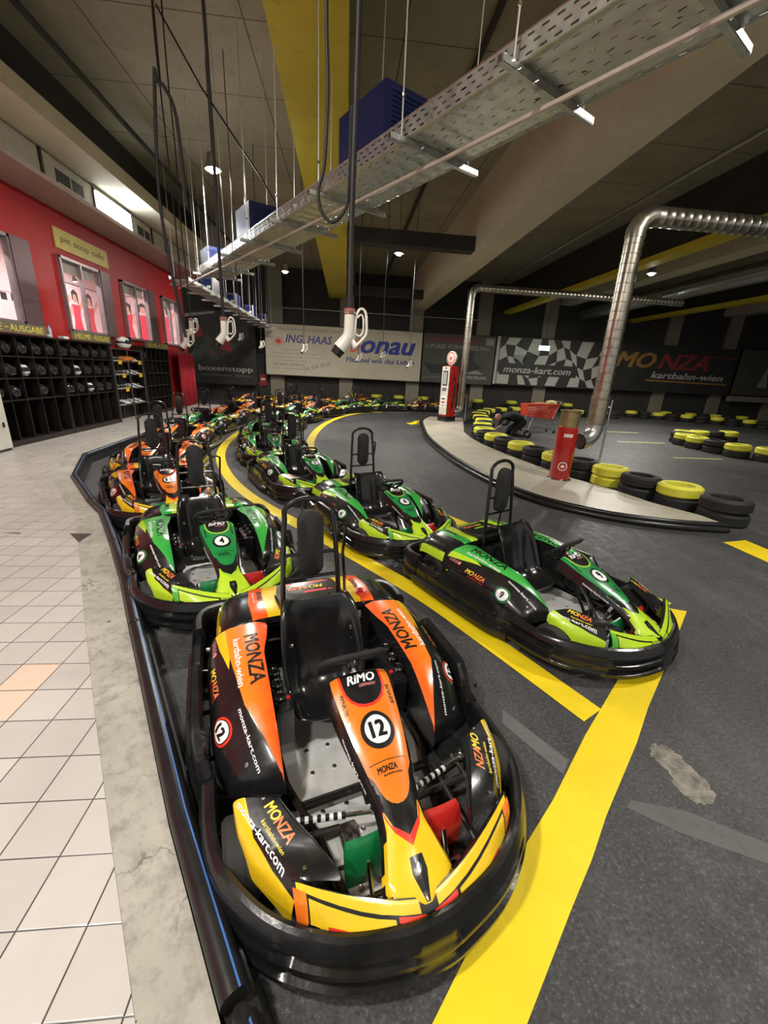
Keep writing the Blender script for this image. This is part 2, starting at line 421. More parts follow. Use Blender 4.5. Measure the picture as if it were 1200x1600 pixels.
def mk_nose(S):
    prof = [(.085, .50, .115, .10), (.105, .535, .12, .10), (.15, .53, .125, .10), (.26, .49, .115, .09), (.376, .45, .10, .07), (.47, .41, .08, .055), (.55, .37, .062, .05), (.62, .335, .066, .05), (.68, .30, .085, .045), (.74, .262, .105, .04), (.775, .245, .085, .035), (.80, .232, .02, .03)]
    rows = []
    for y, z, h, d in prof:
        rows.append([(-h-.022, y-.004, z-d), (-h-.004, y, z-.012), (-h*.62, y, z), (0, y+.004, z+.006), (h*.62, y, z), (h+.004, y, z-.012), (h+.022, y-.004, z-d)])
    mb = MB(); mb.grid(refine(rows, 3, 2, 1), BLK, flip=True)
    top = lambda c, n: abs(n.z) > .5
    arc = lambda cx, cy, rx, ry, a0, a1, n=9: [(cx+rx*math.cos(R(a0+(a1-a0)*k/n)), cy+ry*math.sin(R(a0+(a1-a0)*k/n))) for k in range(n+1)]
    paint(mb, S['nose'], [(-.13, .11), (.13, .11), (.118, .26), (.10, .376), (.082, .47)]+arc(0, .47, .066, .105, 15, 165)+[(-.082, .47), (-.10, .376), (-.118, .26)], cond=top)
    paint(mb, S['edge'], [(-.092, .11), (.092, .11)]+arc(0, .165, .092, .10, 0, 180), cond=top)
    paint(mb, BLK, [(-.082, .09), (.082, .09)]+arc(0, .165, .082, .088, 0, 180), cond=top)
    paint(mb, S['acc'], [(-.13, .60), (-.062, .575), (-.045, .62), (0, .665), (.045, .62), (.062, .575), (.13, .60), (.13, .79), (.08, .785), (0, .805), (-.08, .785), (-.13, .79)], cond=top)
    paint(mb, S['edge'], [(-.07, .56), (-.05, .615), (0, .655), (.05, .615), (.07, .56), (.062, .60), (.046, .635), (0, .68), (-.046, .635), (-.062, .60)], cond=top)
    paint(mb, BLK, [(-.022, .70), (.022, .70), (.026, .735), (.006, .80), (-.006, .80), (-.026, .735)], cond=top)
    bv = mb.bvh(); u = (-1, 0, 0); v = (0, -1, 0)
    text(mb, 'RiMO', WHT, (0, .145, .5), u, v, .125, .042, bv, .3, .03)
    text(mb, 'GERMANY', PINK, (-.02, .178, .5), u, v, .075, .012, bv, .3, .01)
    text(mb, 'SINUS', BLKP, (.098, .23, .5), (.0, 1, -.3), (-1, 0, 0), .085, .014, bv, .1, .02)
    text(mb, 'SINUS', BLKP, (-.098, .23, .5), (.0, -1, .3), (1, 0, 0), .085, .014, bv, .1, .02)
    text(mb, 'MONZA', BLKP, (.01, .475, .45), u, v, .075, .019, bv, .1, .03)
    text(mb, 'kartbahn-wien', BLKP, (-.006, .492, .45), u, v, .07, .007, bv, .1, .01)
    decal(mb, poly2d([(-.5, -.5), (.5, -.5), (.5, .5), (-.5, .5)]), BLKP, (0, .452, .45), u, v, .14, .0022, bv)
    decal(mb, DISC, CHR, (0, .728, .3), u, v, .016, .022, bv, .003)
    for s in (1, -1):
        text(mb, 'monza-kart.com', WHT, (.107*s, .40, .38), (-.15, s*.95, -.36*s), (-s*.5, 0, .8), .20, .015, bv, 0, .02)
    return mb
def mk_band(S):
    X = [-.385, -.34, -.25, -.12, 0, .12, .25, .34, .385]; rows = []
    def f(x): return abs(x)/.385
    top = [(x, .785-.135*f(x)**1.5, .240+.095*f(x)**1.3) for x in X]
    mid = [(x*1.0, .81-.125*f(x)**1.6, .222+.075*f(x)**1.3) for x in X]
    low = [(x*.99, .848-.15*f(x)**2, .192+.045*f(x)) for x in X]
    edge = [(x*.98, .852-.155*f(x)**2, .15+.02*f(x)) for x in X]
    back = [(x, .77-.135*f(x)**1.5, .215+.095*f(x)**1.3) for x in X]
    mb = MB(); mb.grid(refine([back, top, mid, low, edge], 3, 3, 1), BLK, flip=True)
    yf = lambda x, t: (.785-.135*f(x)**1.5)*(1-t)+(.848-.15*f(x)**2)*t
    def strip(x0, x1, t0, t1, m, n=6, t0b=None, t1b=None):
        t0b = t0 if t0b is None else t0b; t1b = t1 if t1b is None else t1b
        a = [(lerp(x0, x1, k/n), yf(lerp(x0, x1, k/n), lerp(t0, t0b, k/n))) for k in range(n+1)]
        b = [(lerp(x0, x1, k/n), yf(lerp(x0, x1, k/n), lerp(t1, t1b, k/n))) for k in range(n, -1, -1)]
        paint(mb, m, a+b)
    for s in (1, -1):
        strip(.375*s, .03*s, .02, .27, S['acc'], 6, .02, .45)
        strip(.345*s, .11*s, .40, .93, S['acc'], 5, .52, 1.0)
        strip(.385*s, .35*s, .25, .93, S['grad'], 2)
        strip(.30*s, .14*s, .86, 1.02, S['edge'], 3)
        strip(.10*s, .015*s, .45, .62, S['edge'], 2, .5, .8)
        strip(.10*s, .0*s, .74, 1.0, S['acc'], 3, .88, 1.0)
    return mb
def mk_wing(S):
    rows = [
     [(.375, .385, .32), (.385, .40, .345), (.50, .345, .335), (.53, .335, .31), (.53, .335, .26)],
     [(.335, .47, .31), (.345, .48, .335), (.49, .43, .315), (.52, .42, .28), (.525, .42, .22)],
     [(.285, .555, .30), (.295, .565, .33), (.45, .51, .305), (.49, .505, .255), (.50, .505, .18)],
     [(.235, .645, .27), (.24, .655, .302), (.365, .615, .315), (.42, .605, .25), (.43, .605, .16)],
     [(.235, .67, .25), (.235, .68, .285), (.36, .645, .305), (.385, .66, .23), (.395, .665, .15)],
    ]
    mb = MB(); mb.grid(refine(rows, 4, 3, 1), BLK)
    paint(mb, S['acc'], [(.49, .33), (.54, .33), (.535, .42), (.50, .53), (.44, .64), (.395, .70), (.378, .66), (.43, .57), (.475, .47)], cond=None)
    return mb
def dress_wing(mb, S, s):
    bv = mb.bvh(); u = Vector((-.38*s, .92, 0))*s; u.normalize(); v = Vector((0, 0, 1)).cross(u)
    text(mb, 'MO', YPR, (.405*s, .43, .33), u, v, .065, .034, bv, .25, .03)
    text(mb, 'NZA', ORP, (.379*s, .496, .33), u, v, .085, .034, bv, .25, .03)
    text(mb, 'kartbahn-wien', YPR, (.417*s, .50, .33), u, v, .13, .013, bv, .2, .015)
    u2 = Vector((-.42*s, .9, 0))*s; u2.normalize(); v2 = Vector((0, 0, 1)).cross(u2)
    text(mb, 'monza-kart.com', WHT, (.455*s, .475, .3), u2, v2, .27, .018, bv, 0, .02)
    for x, y in ((.34, .62), (.43, .38)): decal(mb, DISC, CHR, (x*s, y, .3), (1, 0, 0), (0, 1, 0), .012, .012, bv, .003)
    return mb
def mk_rear(S):
    xs = [-.555, -.54, -.48, -.33, -.18, 0, .18, .33, .48, .54, .555]
    zs = [.27, .335, .395, .425, .425, .425, .425, .425, .395, .335, .27]
    rows = []
    for y, dz in ((-1.04, -.16), (-1.03, -.05), (-.97, -.012), (-.80, 0), (-.64, 0), (-.615, -.012), (-.61, -.05)):
        rows.append([(x*(.985 if y < -.95 else 1), y+(.03*(abs(x)/.6)**3 if y < -.9 else 0), z+dz) for x, z in zip(xs, zs)])
    mb = MB(); mb.grid(refine(rows, 2, 2, 1), BLK, flip=False)
    t = lambda c, n: abs(n.z) > .3
    for s in (1, -1):
        paint(mb, S['acc'], [(.20*s, -.60), (.275*s, -.60), (.29*s, -.80), (.26*s, -1.05), (.16*s, -1.05), (.20*s, -.85)], cond=t)
        paint(mb, S['main'], [(.275*s, -.60), (.36*s, -.60), (.37*s, -.80), (.34*s, -1.05), (.26*s, -1.05), (.29*s, -.80)], cond=t)
        paint(mb, S['acc'], [(.525*s, -.97), (.56*s, -.97), (.56*s, -.66), (.53*s, -.66)])
    paint(mb, S['edge'], [(-.16, -.93), (.16, -.93), (.12, -.955), (-.12, -.955)], cond=t)
    paint(mb, S['edge'], [(-.16, -.80), (.05, -.80), (.02, -.825), (-.12, -.825)], cond=t)
    bv = mb.bvh()
    text(mb, 'MO', YPR, (-.055, -.87, .4), (1, 0, 0), (0, 1, 0), .09, .045, bv, .25, .03)
    text(mb, 'NZA', ORP, (.065, -.87, .4), (1, 0, 0), (0, 1, 0), .13, .045, bv, .25, .03)
    for s in (1, -1):
        text(mb, 'MONZA', BLKP, (.30*s, -.84, .4), (0, s, 0), (-s, 0, 0), .13, .032, bv, 0, .03)
        text(mb, 'kartbahn-wien', WHT, (.335*s, -.84, .4), (0, s, 0), (-s, 0, 0), .13, .012, bv, 0, .01)
        text(mb, 'ATTENTION', BLKP, (.545*s, -.80, .35), (0, s, 0), (-s*.6, 0, .8), .16, .016, bv, 0, .01)
    # red stop button on the driver's left corner
    mb.lathe([(.032, 0), (.032, .012), (.028, .018), (0, .02)], S['ring'], c=(-.30, -.69, .418), n=16)
    mb.lathe([(.016, .0), (.018, .03), (.012, .036), (0, .037)], REDPL, c=(-.30, -.69, .425), n=12)
    return mb
def mk_seat():
    prof = [(-.015, .215), (-.02, .20), (-.06, .165), (-.13, .145), (-.22, .145), (-.29, .18), (-.335, .26), (-.365, .36), (-.39, .47), (-.415, .57), (-.43, .605), (-.438, .60)]
    hw = [.165, .175, .185, .19, .195, .20, .205, .205, .20, .19, .17, .165]
    P = [Vector((0, y, z)) for y, z in prof]; rows = []
    for i, p in enumerate(P):
        a = P[max(0, i-1)]; b = P[min(len(P)-1, i+1)]; t = (b-a).normalized(); n = Vector((0, -t.z, t.y)) if False else Vector((0, t.z, -t.y))
        n = n if n.z > 0 or (n.y > 0 and n.z > -.2) else -n
        row = []
        bol = (.02, .03, .06, .08, .095, .11, .11, .10, .085, .05, .02, .015)[i]
        for k in range(13):
            e = -1+2*k/12; c = abs(e)
            lift = bol*max(0, (c-.55)/.45)**1.6 - .012*(1-min(1, c/.25))*(1 if 2 < i < 9 else 0)
            row.append(p+n*lift+Vector((.045+e*hw[i], 0, 0)))
        rows.append(row)
    mb = MB(); G = refine(rows, 2, 1, 1); mb.grid(G, SEAT)
    return mb
def mk_number(where, S, num, partmb):
    mb = MB(); bv = partmb.bvh()
    if where == 'nose': number_disc(mb, bv, (0, .35, .5), (-1, 0, 0), (0, -1, 0), .10, num, BLKP if False else BLKP)
    else:
        s = where
        n = Vector((.78*s, .05, .62)).normalized(); u = Vector((0, s, 0)); u = (u-n*u.dot(n)).normalized(); v = n.cross(u)
        number_disc(mb, bv, (.545*s, -.02, .27), u, v, .085, num, S['ring'])
    return mb
def build_kart(scheme, num):
    S = SCH[scheme]
    k = empty('go_kart')
    kid('front_bumper', PM('front_bumper', front_bumper), k)
    sb = PM('side_bumper', side_bumper)
    kid('side_bumper', sb, k); kid('side_bumper', PM('side_bumper_l', lambda: side_bumper().mirror()), k)
    kid('rear_bumper', PM('rear_bumper', rear_bumper), k)
    key = scheme
    def solid(o, t=.006):
        md = o.modifiers.new('thickness', 'SOLIDIFY'); md.thickness = t; md.offset = -1; md.use_rim = True
    nm = RAW(('nose', key), lambda: mk_nose(S)); o = kid('nose_panel', PM('nose_panel_'+key, lambda: nm), k)
    NUMS.append((o, 'nose', nm))
    kid('number_disc', mk_number('nose', S, num, nm), o)
    kid('front_fairing', PM('front_fairing_'+key, lambda: mk_band(S)), k)
    for s in (1, -1):
        pr = RAW(('pod', key, s), lambda: dress_pod(mk_pod(S) if s > 0 else mk_pod(S).mirror(), S, s))
        base = RAW(('podbase', key, s), lambda: mk_pod(S) if s > 0 else mk_pod(S).mirror())
        o = kid('side_pod', PM('side_pod_%s_%d' % (key, s), lambda: pr), k)
        kid('number_disc', mk_number(s, S, num, base), o)
        kid('wing_panel', PM('wing_%s_%d' % (key, s), lambda: dress_wing(mk_wing(S) if s > 0 else mk_wing(S).mirror(), S, s)), k)
        # front and rear wheels
        for nm_, x, y, r, w in (('front_wheel', .515, .40, .128, .115), ('rear_wheel', .475, -.79, .138, .165)):
            def wh(r=r, w=w):
                m = MB(); h = w/2
                m.lathe([(r*.56, -h*.8), (r*.62, -h), (r*.9, -h), (r, -h*.75), (r, -h*.2), (r*.985, -h*.18), (r*.985, -h*.1), (r, -h*.08), (r, h*.75), (r*.9, h), (r*.62, h), (r*.56, h*.8)], RUB, axis='x', n=28, closed=True); return m
            def rim(r=r, w=w):
                m = MB(); h = w/2
                m.lathe([(r*.57, -h*.85), (r*.55, -h*.6), (r*.25, -h*.3), (r*.22, 0), (r*.25, h*.3), (r*.5, h*.4), (r*.55, h*.6), (r*.58, h*.85), (r*.5, h*.85), (r*.46, h*.5), (r*.2, h*.45), (r*.18, h*.9), (0, h*.92)], DGR, axis='x', n=20)
                for q in range(5): m.lathe([(0, 0), (.006, 0), (.006, .01), (0, .012)], CHR, c=(h*.45, r*.33*math.cos(q*1.257), r*.33*math.sin(q*1.257)), axis='x', n=6)
                return m
            def flip(f): return (lambda: f()) if s > 0 else (lambda: f().mirror())
            w_ = kid('wheel', PM(nm_+str(s), flip(wh)), k); w_.location = (x*s, y, r)
            kid('rim', PM(nm_+'_rim'+str(s), flip(rim)), w_)
        def bat():
            m = MB(); m.box((.285, -.17, .20), (.075, .30, .20), BLK, bev=.01)
            for q in range(3):
                m.lathe([(.020, 0), (.028, .004), (.030, .02), (.024, .026), (.019, .02)], TUBE, c=(.30, -.27+q*.085, .30), n=14, closed=True)
            m.box((.262, -.10, .29), (.02, .022, .03), REDPL, bev=.004)
            return m if s > 0 else m.mirror()
        kid('battery_box', PM('battery_box%d' % s, bat), k)
        def tie():
            m = MB(); a = Vector((.03, .43, .145)); b = Vector((.42, .34, .145))
            m.tube([a, a.lerp(b, .28)], .008, CHR, 8); m.tube([a.lerp(b, .74), b], .008, CHR, 8)
            for q in range(12):
                m.tube([a.lerp(b, .28+q*.0385), a.lerp(b, .28+(q+.9)*.0385)], .0125, (WHT if q % 2 else BLKP), 8)
            for e in (a, b): m.lathe([(0, -.014), (.014, -.01), (.016, 0), (.014, .01), (0, .014)], CHR, c=e, n=10)
            m.tube([(.16, .40, .08), (.40, .40, .11), (.48, .40, .128)], .014, DGR, 8)
            m.tube([(.40, .46, .12), (.40, .30, .12)], .011, CHR, 8)
            m.tube([(.30, .30, .10), (.30, .66, .10), (.42, .66, .14)], .010, DGR, 8)
            return m if s > 0 else m.mirror()
        kid('tie_rod', PM('tie_rod%d' % s, tie), k)
    kid('rear_cover', PM('rear_cover_'+key, lambda: mk_rear(S)), k)
    st = kid('seat', PM('seat', mk_seat), k); solid(st, .012)
    for q, (x, y, z) in enumerate(((-.12, -.345, .44), (-.125, -.335, .38), (.2, -.335, .40), (.17, -.1, .155))):
        kid('bolt', PM('bolt%d' % q, lambda: MB().lathe([(0, .012), (.010, .010), (.012, 0), (.012, -.004)], CHR, c=(x, y, z), axis='y', n=8)), st)
    def tray():
        m = MB(); P = [(-.30, -.40), (.30, -.40), (.31, .10), (.27, .40), (.17, .70), (-.17, .70), (-.27, .40), (-.31, .10)]
        m.prism(P, .045, .052, ALU)
        m.box((.0, .52, .056), (.5, .012, .008), DGR); m.box((0, .24, .056), (.6, .012, .008), DGR)
        for x in (-.2, -.1, .1, .2):
            for y in (.0, .12, .3, .42, .6):
                m.lathe([(.010, 0), (.010, .004), (.004, .006), (0, .006)], CHR, c=(x*(1-.3*(y > .4)), y, .052), n=8)
        return m
    kid('floor_tray', PM('floor_tray', tray), k)
    def heel():
        m = MB()
        for x in (.13,):
            m.box((x, .44, .065), (.075, .12, .012), CHR, bev=.004); m.box((x, .49, .075), (.085, .012, .03), CHR, bev=.003)
            m.box((x-.018, .44, .075), (.012, .10, .01), CHR); m.box((x+.018, .44, .075), (.012, .10, .01), CHR)
        return m
    kid('heel_rest', PM('heel_rest', heel), k)
    def frame():
        m = MB()
        for s in (1, -1):
            m.tube([(.36*s, -.98, .09), (.36*s, -.45, .09), (.33*s, -.1, .075), (.32*s, .15, .075), (.24*s, .42, .075), (.19*s, .70, .09)], .015, TUBE, 10)
            m.tube([(.33*s, .0, .09), (.62*s, -.05, .12)], .010, TUBE, 6); m.tube([(.35*s, -.6, .09), (.65*s, -.64, .12)], .010, TUBE, 6)
            m.tube([(.2*s, .66, .10), (.25*s, .78, .12)], .010, CHR, 6)
            m.tube([(.26*s, .36, .08), (.60*s, .30, .13)], .009, TUBE, 6)
        for y, w in ((-.98, .36), (-.6, .36), (-.45, .36), (.28, .27), (.69, .2)):
            m.tube([(-w, y, .085), (w, y, .085)], .014, TUBE, 8)
        m.tube([(-.62, -.79, .14), (.62, -.79, .14)], .02, CHR, 10)
        m.box((0, -.74, .22), (.36, .26, .20), DGR, bev=.02)
        for x in (-.12, 0, .12): m.box((x, -.74, .33), (.05, .22, .03), TUBE, bev=.008)
        return m
    kid('chassis_frame', PM('chassis_frame', frame), k)
    def pedal(m_, x):
        def f():
            m = MB(); G = refine([[(x-.075, .60, .10), (x, .605, .10), (x+.075, .60, .10)], [(x-.08, .60, .18), (x, .608, .18), (x+.08, .60, .18)], [(x-.078, .575, .25), (x, .582, .25), (x+.078, .575, .25)], [(x-.07, .565, .262), (x, .57, .262), (x+.07, .565, .262)]], 2, 3, 1)
            m.grid(G, m_); G2 = [[p+Vector((0, .012, .002)) for p in r] for r in G]; m.grid(G2, m_, flip=True)
            for a, b in ((G, G2),):
                m.grid([a[-1], b[-1]], m_); m.grid([a[0], b[0]], m_); m.grid([[r[0] for r in a], [r[0] for r in b]], m_); m.grid([[r[-1] for r in a], [r[-1] for r in b]], m_)
            m.tube([(x, .61, .2), (x, .66, .1)], .008, CHR, 8); m.tube([(x-.05, .66, .1), (x+.09, .66, .1)], .009, CHR, 8)
            return m
        return f
    o = kid('accelerator_pedal', PM('accelerator_pedal', pedal(GREENPL, .125)), k); tag(o, 'green accelerator pedal')
    o = kid('brake_pedal', PM('brake_pedal', pedal(REDPL, -.165)), k); tag(o, 'red brake pedal')
    def steer():
        m = MB(); ang = R(45); nrm = Vector((0, -math.sin(ang), math.cos(ang))); e1 = Vector((1, 0, 0)); e2 = nrm.cross(e1); c = Vector((.01, .065, .575))
        pts = []
        for q in range(32):
            a = 2*math.pi*q/32; x = .14*math.cos(a); y = .12*math.sin(a)
            if y > .085: y = .085+(y-.085)*.3
            pts.append(c+e1*x+e2*y)
        m.tube(pts, .0125, PAD, 10, closed=True)
        for a in (R(10), R(170), R(270)):
            m.tube([c-nrm*.01, c+e1*.14*math.cos(a)+e2*.115*math.sin(a)], .011, TUBE, 8)
        m.lathe([(0, .02), (.03, .018), (.034, 0), (.03, -.02), (0, -.03)], TUBE, c=c-nrm*.012, n=14, M=Matrix((e1, e2, nrm)).transposed())
        return m
    sw = kid('steering_wheel', PM('steering_wheel', steer), k)
    kid('steering_column', PM('steering_column', lambda: MB().tube([(.01, .075, .555), (.01, .13, .47), (.0, .40, .15), (0, .43, .13)], .011, CHR, 10).tube([(.01, .09, .53), (.01, .115, .495)], .021, CHR, 10).tube([(.10, .16, .48), (.03, .36, .10)], .012, TUBE, 8).tube([(-.10, .16, .48), (-.03, .36, .10)], .012, TUBE, 8)), sw)
    HX = .045
    def hoop():
        m = MB(); w = .135; pts = [(HX-w-.03, -.53, .16), (HX-w-.025, -.55, .5), (HX-w-.005, -.575, .9), (HX-w+.005, -.585, 1.0)]
        arcp = [(HX-(w-.0)*math.cos(R(a)), -.588, 1.02+.085*math.sin(R(a))) for a in range(15, 180, 15)]
        pts = pts+arcp+[(2*HX-p[0], p[1], p[2]) for p in reversed(pts)]
        m.tube(pts, .014, TUBE, 10)
        for z in (.50, .66, .80): m.tube([(HX-w-.018, -.56-.02*(z-.5), z), (HX+w+.018, -.56-.02*(z-.5), z)], .010, TUBE, 8)
        m.box((HX, -.56, .50), (.31, .02, .035), TUBE, bev=.004)
        for s in (1, -1): m.tube([(HX+s*(w+.02), -.555, .46), (HX+s*(w+.03), -.90, .40)], .011, TUBE, 8)
        return m
    h = kid('roll_hoop', PM('roll_hoop', hoop), k)
    kid('hoop_stay', PM('hoop_stay', lambda: MB().tube([(HX-.14, -.58, .92), (HX-.19, -.62, .93), (HX-.235, -.68, .90), (HX-.225, -.70, .72), (HX-.25, -.74, .55), (HX-.26, -.76, .42)], .0095, TUBE, 8)), h)
    def pad():
        m = MB(); n = 28; o = []; w = .068; hh = .19
        for q in range(n):
            a = 2*math.pi*q/n; cx = math.cos(a)*w; cz = math.sin(a)*w+(hh-w)*(1 if math.sin(a) >= 0 else -1)
            o.append((cx, cz))
        G = []
        for d, sc in ((-.012, .0), (-.012, .9), (-.005, 1.0), (.03, 1.0), (.042, .9), (.045, 0.0)):
            G.append([Vector((HX+x*sc, -.572+d, .86+z*sc)) for x, z in o+[o[0]]])
        m.grid(G, PAD); return m
    kid('headrest_pad', PM('headrest_pad', pad), k)
    return k
PMC = {}; RAWC = {}; NUMS = []
def PM(name, fn):
    if name not in PMC: PMC[name] = fn().mesh(name)
    return PMC[name]
def RAW(key, fn):
    if key not in RAWC: RAWC[key] = fn()
    return RAWC[key]
PROTO = {}
NUMC = {}
def place_kart(x, y, h, scheme, num, label, far=False):
    if scheme not in PROTO:
        k = build_kart(scheme, num); PROTO[scheme] = (k, num)
    else:
        p, n0 = PROTO[scheme]; k = copy_tree(p, None, skip=('bolt', 'tie_rod', 'battery_box', 'heel_rest', 'rim', 'steering_column', 'hoop_stay', 'chassis_frame', 'floor_tray') if far else ())
        if num != n0:
            S = SCH[scheme]
            for ch in k.children_recursive:
                if ch.name.startswith('number_disc'):
                    par = ch.parent.name.split('.')[0]
                    w = 'nose' if par == 'nose_panel' else (1 if min(v.co.x for v in ch.data.vertices) > 0 else -1)
                    kk = (scheme, w, num)
                    if kk not in NUMC:
                        base = RAWC[('nose', scheme)] if w == 'nose' else RAWC[('podbase', scheme, w)]
                        NUMC[kk] = mk_number(w, S, num, base).mesh('number_disc')
                    ch.data = NUMC[kk]
    k.location = (x, y, 0); k.rotation_euler = (0, 0, R(h-90))
    tag(k, label, 'go-kart', 'parked rental karts'); return k
#(x, y, heading, scheme, number, label)
KARTS = [
 (.04, 1.54, -72.5, 'orange', 12, 'nearest orange and yellow go-kart, number 12, at the front of the parking line'),
 (1.64, 2.76, -61, 'green', 9, 'green and lime go-kart, number 9, over the corner of the yellow markings'),
 (-1.07, 3.32, -65, 'green', 4, 'green go-kart, number 4, parked behind the orange kart number 12'),
 (-2.16, 5.08, -62, 'orange', 11, 'orange go-kart, number 11, parked behind the green kart number 4'),
 (.5, 4.43, -65.3, 'green', 6, 'green go-kart, number 6, parked behind the green kart number 9'),
 (-.56, 6.21, -66, 'green', 2, 'green go-kart, number 2, parked behind the green kart number 6'),
 (-1.37, 8.19, -76, 'green', 1, 'green go-kart, number 1, parked behind the green kart number 2'),
]
FAR = [
 (-3.02, 6.85, -82, 'orange', 14, 'orange go-kart right behind kart number 11, beside the platform corner'),
 (-3.5, 8.95, -87, 'orange', 10, 'second orange go-kart behind kart number 11, beside the platform'),
 (-3.78, 11.3, -93, 'green', 6, 'only green go-kart in the left parking line past the orange ones'),
 (-3.72, 13.6, -95, 'orange', 3, 'orange go-kart behind the green one in the left parking line'),
 (-3.3, 15.7, -105, 'orange', 8, 'orange go-kart where the left parking line starts to bend right'),
 (-2.6, 17.7, -118, 'orange', 5, 'orange go-kart in the bend of the left line, below the cream banner edge'),
 (-1.5, 20.3, -138, 'orange', 7, 'orange go-kart in the far bend behind the green and orange pair'),
 (.3, 22.2, -165, 'orange', 13, 'orange go-kart in the far back row beside the traffic cone'),
 (-4.3, 19.9, -125, 'orange', 15, 'far back orange go-kart in front of the dark banner'),
 (-3.0, 22.5, -150, 'orange', 16, 'far back orange go-kart close to the wall under the cream banner'),
 (-1.87, 10.33, -88, 'green', 1, 'green go-kart behind kart number 1 in the right parking line'),
 (-1.95, 12.4, -95, 'green', 7, 'second green go-kart behind kart number 1'),
 (-1.7, 14.5, -107, 'green', 5, 'green go-kart at the start of the far bend, left of the yellow curve'),
 (-1.15, 16.5, -120, 'orange', 18, 'orange go-kart between two green ones on the far yellow curve'),
 (0.0, 18.7, -137, 'green', 8, 'green go-kart in the far bend with orange karts before and behind it'),
 (1.75, 20.3, -160, 'green', 3, 'green go-kart in the far row, second from its right end'),
 (3.85, 21.0, -174, 'orange', 17, 'orange go-kart at the right end of the far row, left of the petrol pump'),
]

# ------------------------------------------------------------ materials of the hall
def nodes(name, rough=.6):
    m = D.materials.new(name); m.use_nodes = True; nt = m.node_tree; b = nt.nodes['Principled BSDF']; b.inputs['Roughness'].default_value = rough
    return m, nt, b
def M_(nt, op, a, b=None, c=None, clamp=False):
    n = nt.nodes.new('ShaderNodeMath'); n.operation = op; n.use_clamp = clamp
    for i, v in enumerate((a, b, c)):
        if v is None: continue
        if isinstance(v, (int, float)): n.inputs[i].default_value = v
        else: nt.links.new(v, n.inputs[i])
    return n.outputs[0]
def NZ(nt, vec, scale, detail=6, rough=.6):
    n = nt.nodes.new('ShaderNodeTexNoise'); n.inputs['Scale'].default_value = scale; n.inputs['Detail'].default_value = detail; n.inputs['Roughness'].default_value = rough
    nt.links.new(vec, n.inputs['Vector']); return n.outputs['Fac']
def MIX(nt, f, a, b):
    n = nt.nodes.new('ShaderNodeMix'); n.data_type = 'RGBA'
    for k, v in (('Factor', f), ('A', a), ('B', b)):
        if isinstance(v, tuple): n.inputs[k].default_value = (*v, 1)
        elif isinstance(v, (int, float)): n.inputs[k].default_value = v
        else: nt.links.new(v, n.inputs[k])
    return n.outputs['Result']
def RMP(nt, v, a, b, c=0., d=1.):
    n = nt.nodes.new('ShaderNodeMapRange'); n.inputs[1].default_value = a; n.inputs[2].default_value = b; n.inputs[3].default_value = c; n.inputs[4].default_value = d
    nt.links.new(v, n.inputs[0]); return n.outputs[0]
def BMP(nt, h, b, s=.3, d=.01):
    n = nt.nodes.new('ShaderNodeBump'); n.inputs['Strength'].default_value = s; n.inputs['Distance'].default_value = d
    nt.links.new(h, n.inputs['Height']); nt.links.new(n.outputs[0], b.inputs['Normal'])
def asphalt():
    m, nt, b = nodes('track_asphalt', .6); P = nt.nodes.new('ShaderNodeTexCoord').outputs['Object']
    big = NZ(nt, P, .55, 5, .6); fine = NZ(nt, P, 62, 4, .85); mid = NZ(nt, P, 9, 6, .7)
    mp = nt.nodes.new('ShaderNodeMapping'); mp.inputs['Rotation'].default_value = (0, 0, R(-30)); mp.inputs['Scale'].default_value = (3.2, .25, 1); nt.links.new(P, mp.inputs[0])
    streak = NZ(nt, mp.outputs[0], 1.1, 6, .65)
    c = MIX(nt, RMP(nt, big, .35, .65), (.030, .030, .032), (.066, .065, .067))
    c = MIX(nt, RMP(nt, streak, .5, .72, 0, .6), c, (.022, .021, .022))
    c = MIX(nt, RMP(nt, streak, .28, .42, .35, 0), c, (.12, .118, .118))
    c = MIX(nt, RMP(nt, mid, .58, .8, 0, .5), c, (.10, .097, .095))
    c = MIX(nt, RMP(nt, fine, .55, .68, 0, .75), c, (.17, .165, .16))
    c = MIX(nt, RMP(nt, fine, .36, .48, .85, 0), c, (.010, .010, .011))
    nt.links.new(c, b.inputs['Base Color']); nt.links.new(RMP(nt, mid, .3, .7, .42, .72), b.inputs['Roughness']); BMP(nt, fine, b, .35, .004); return m
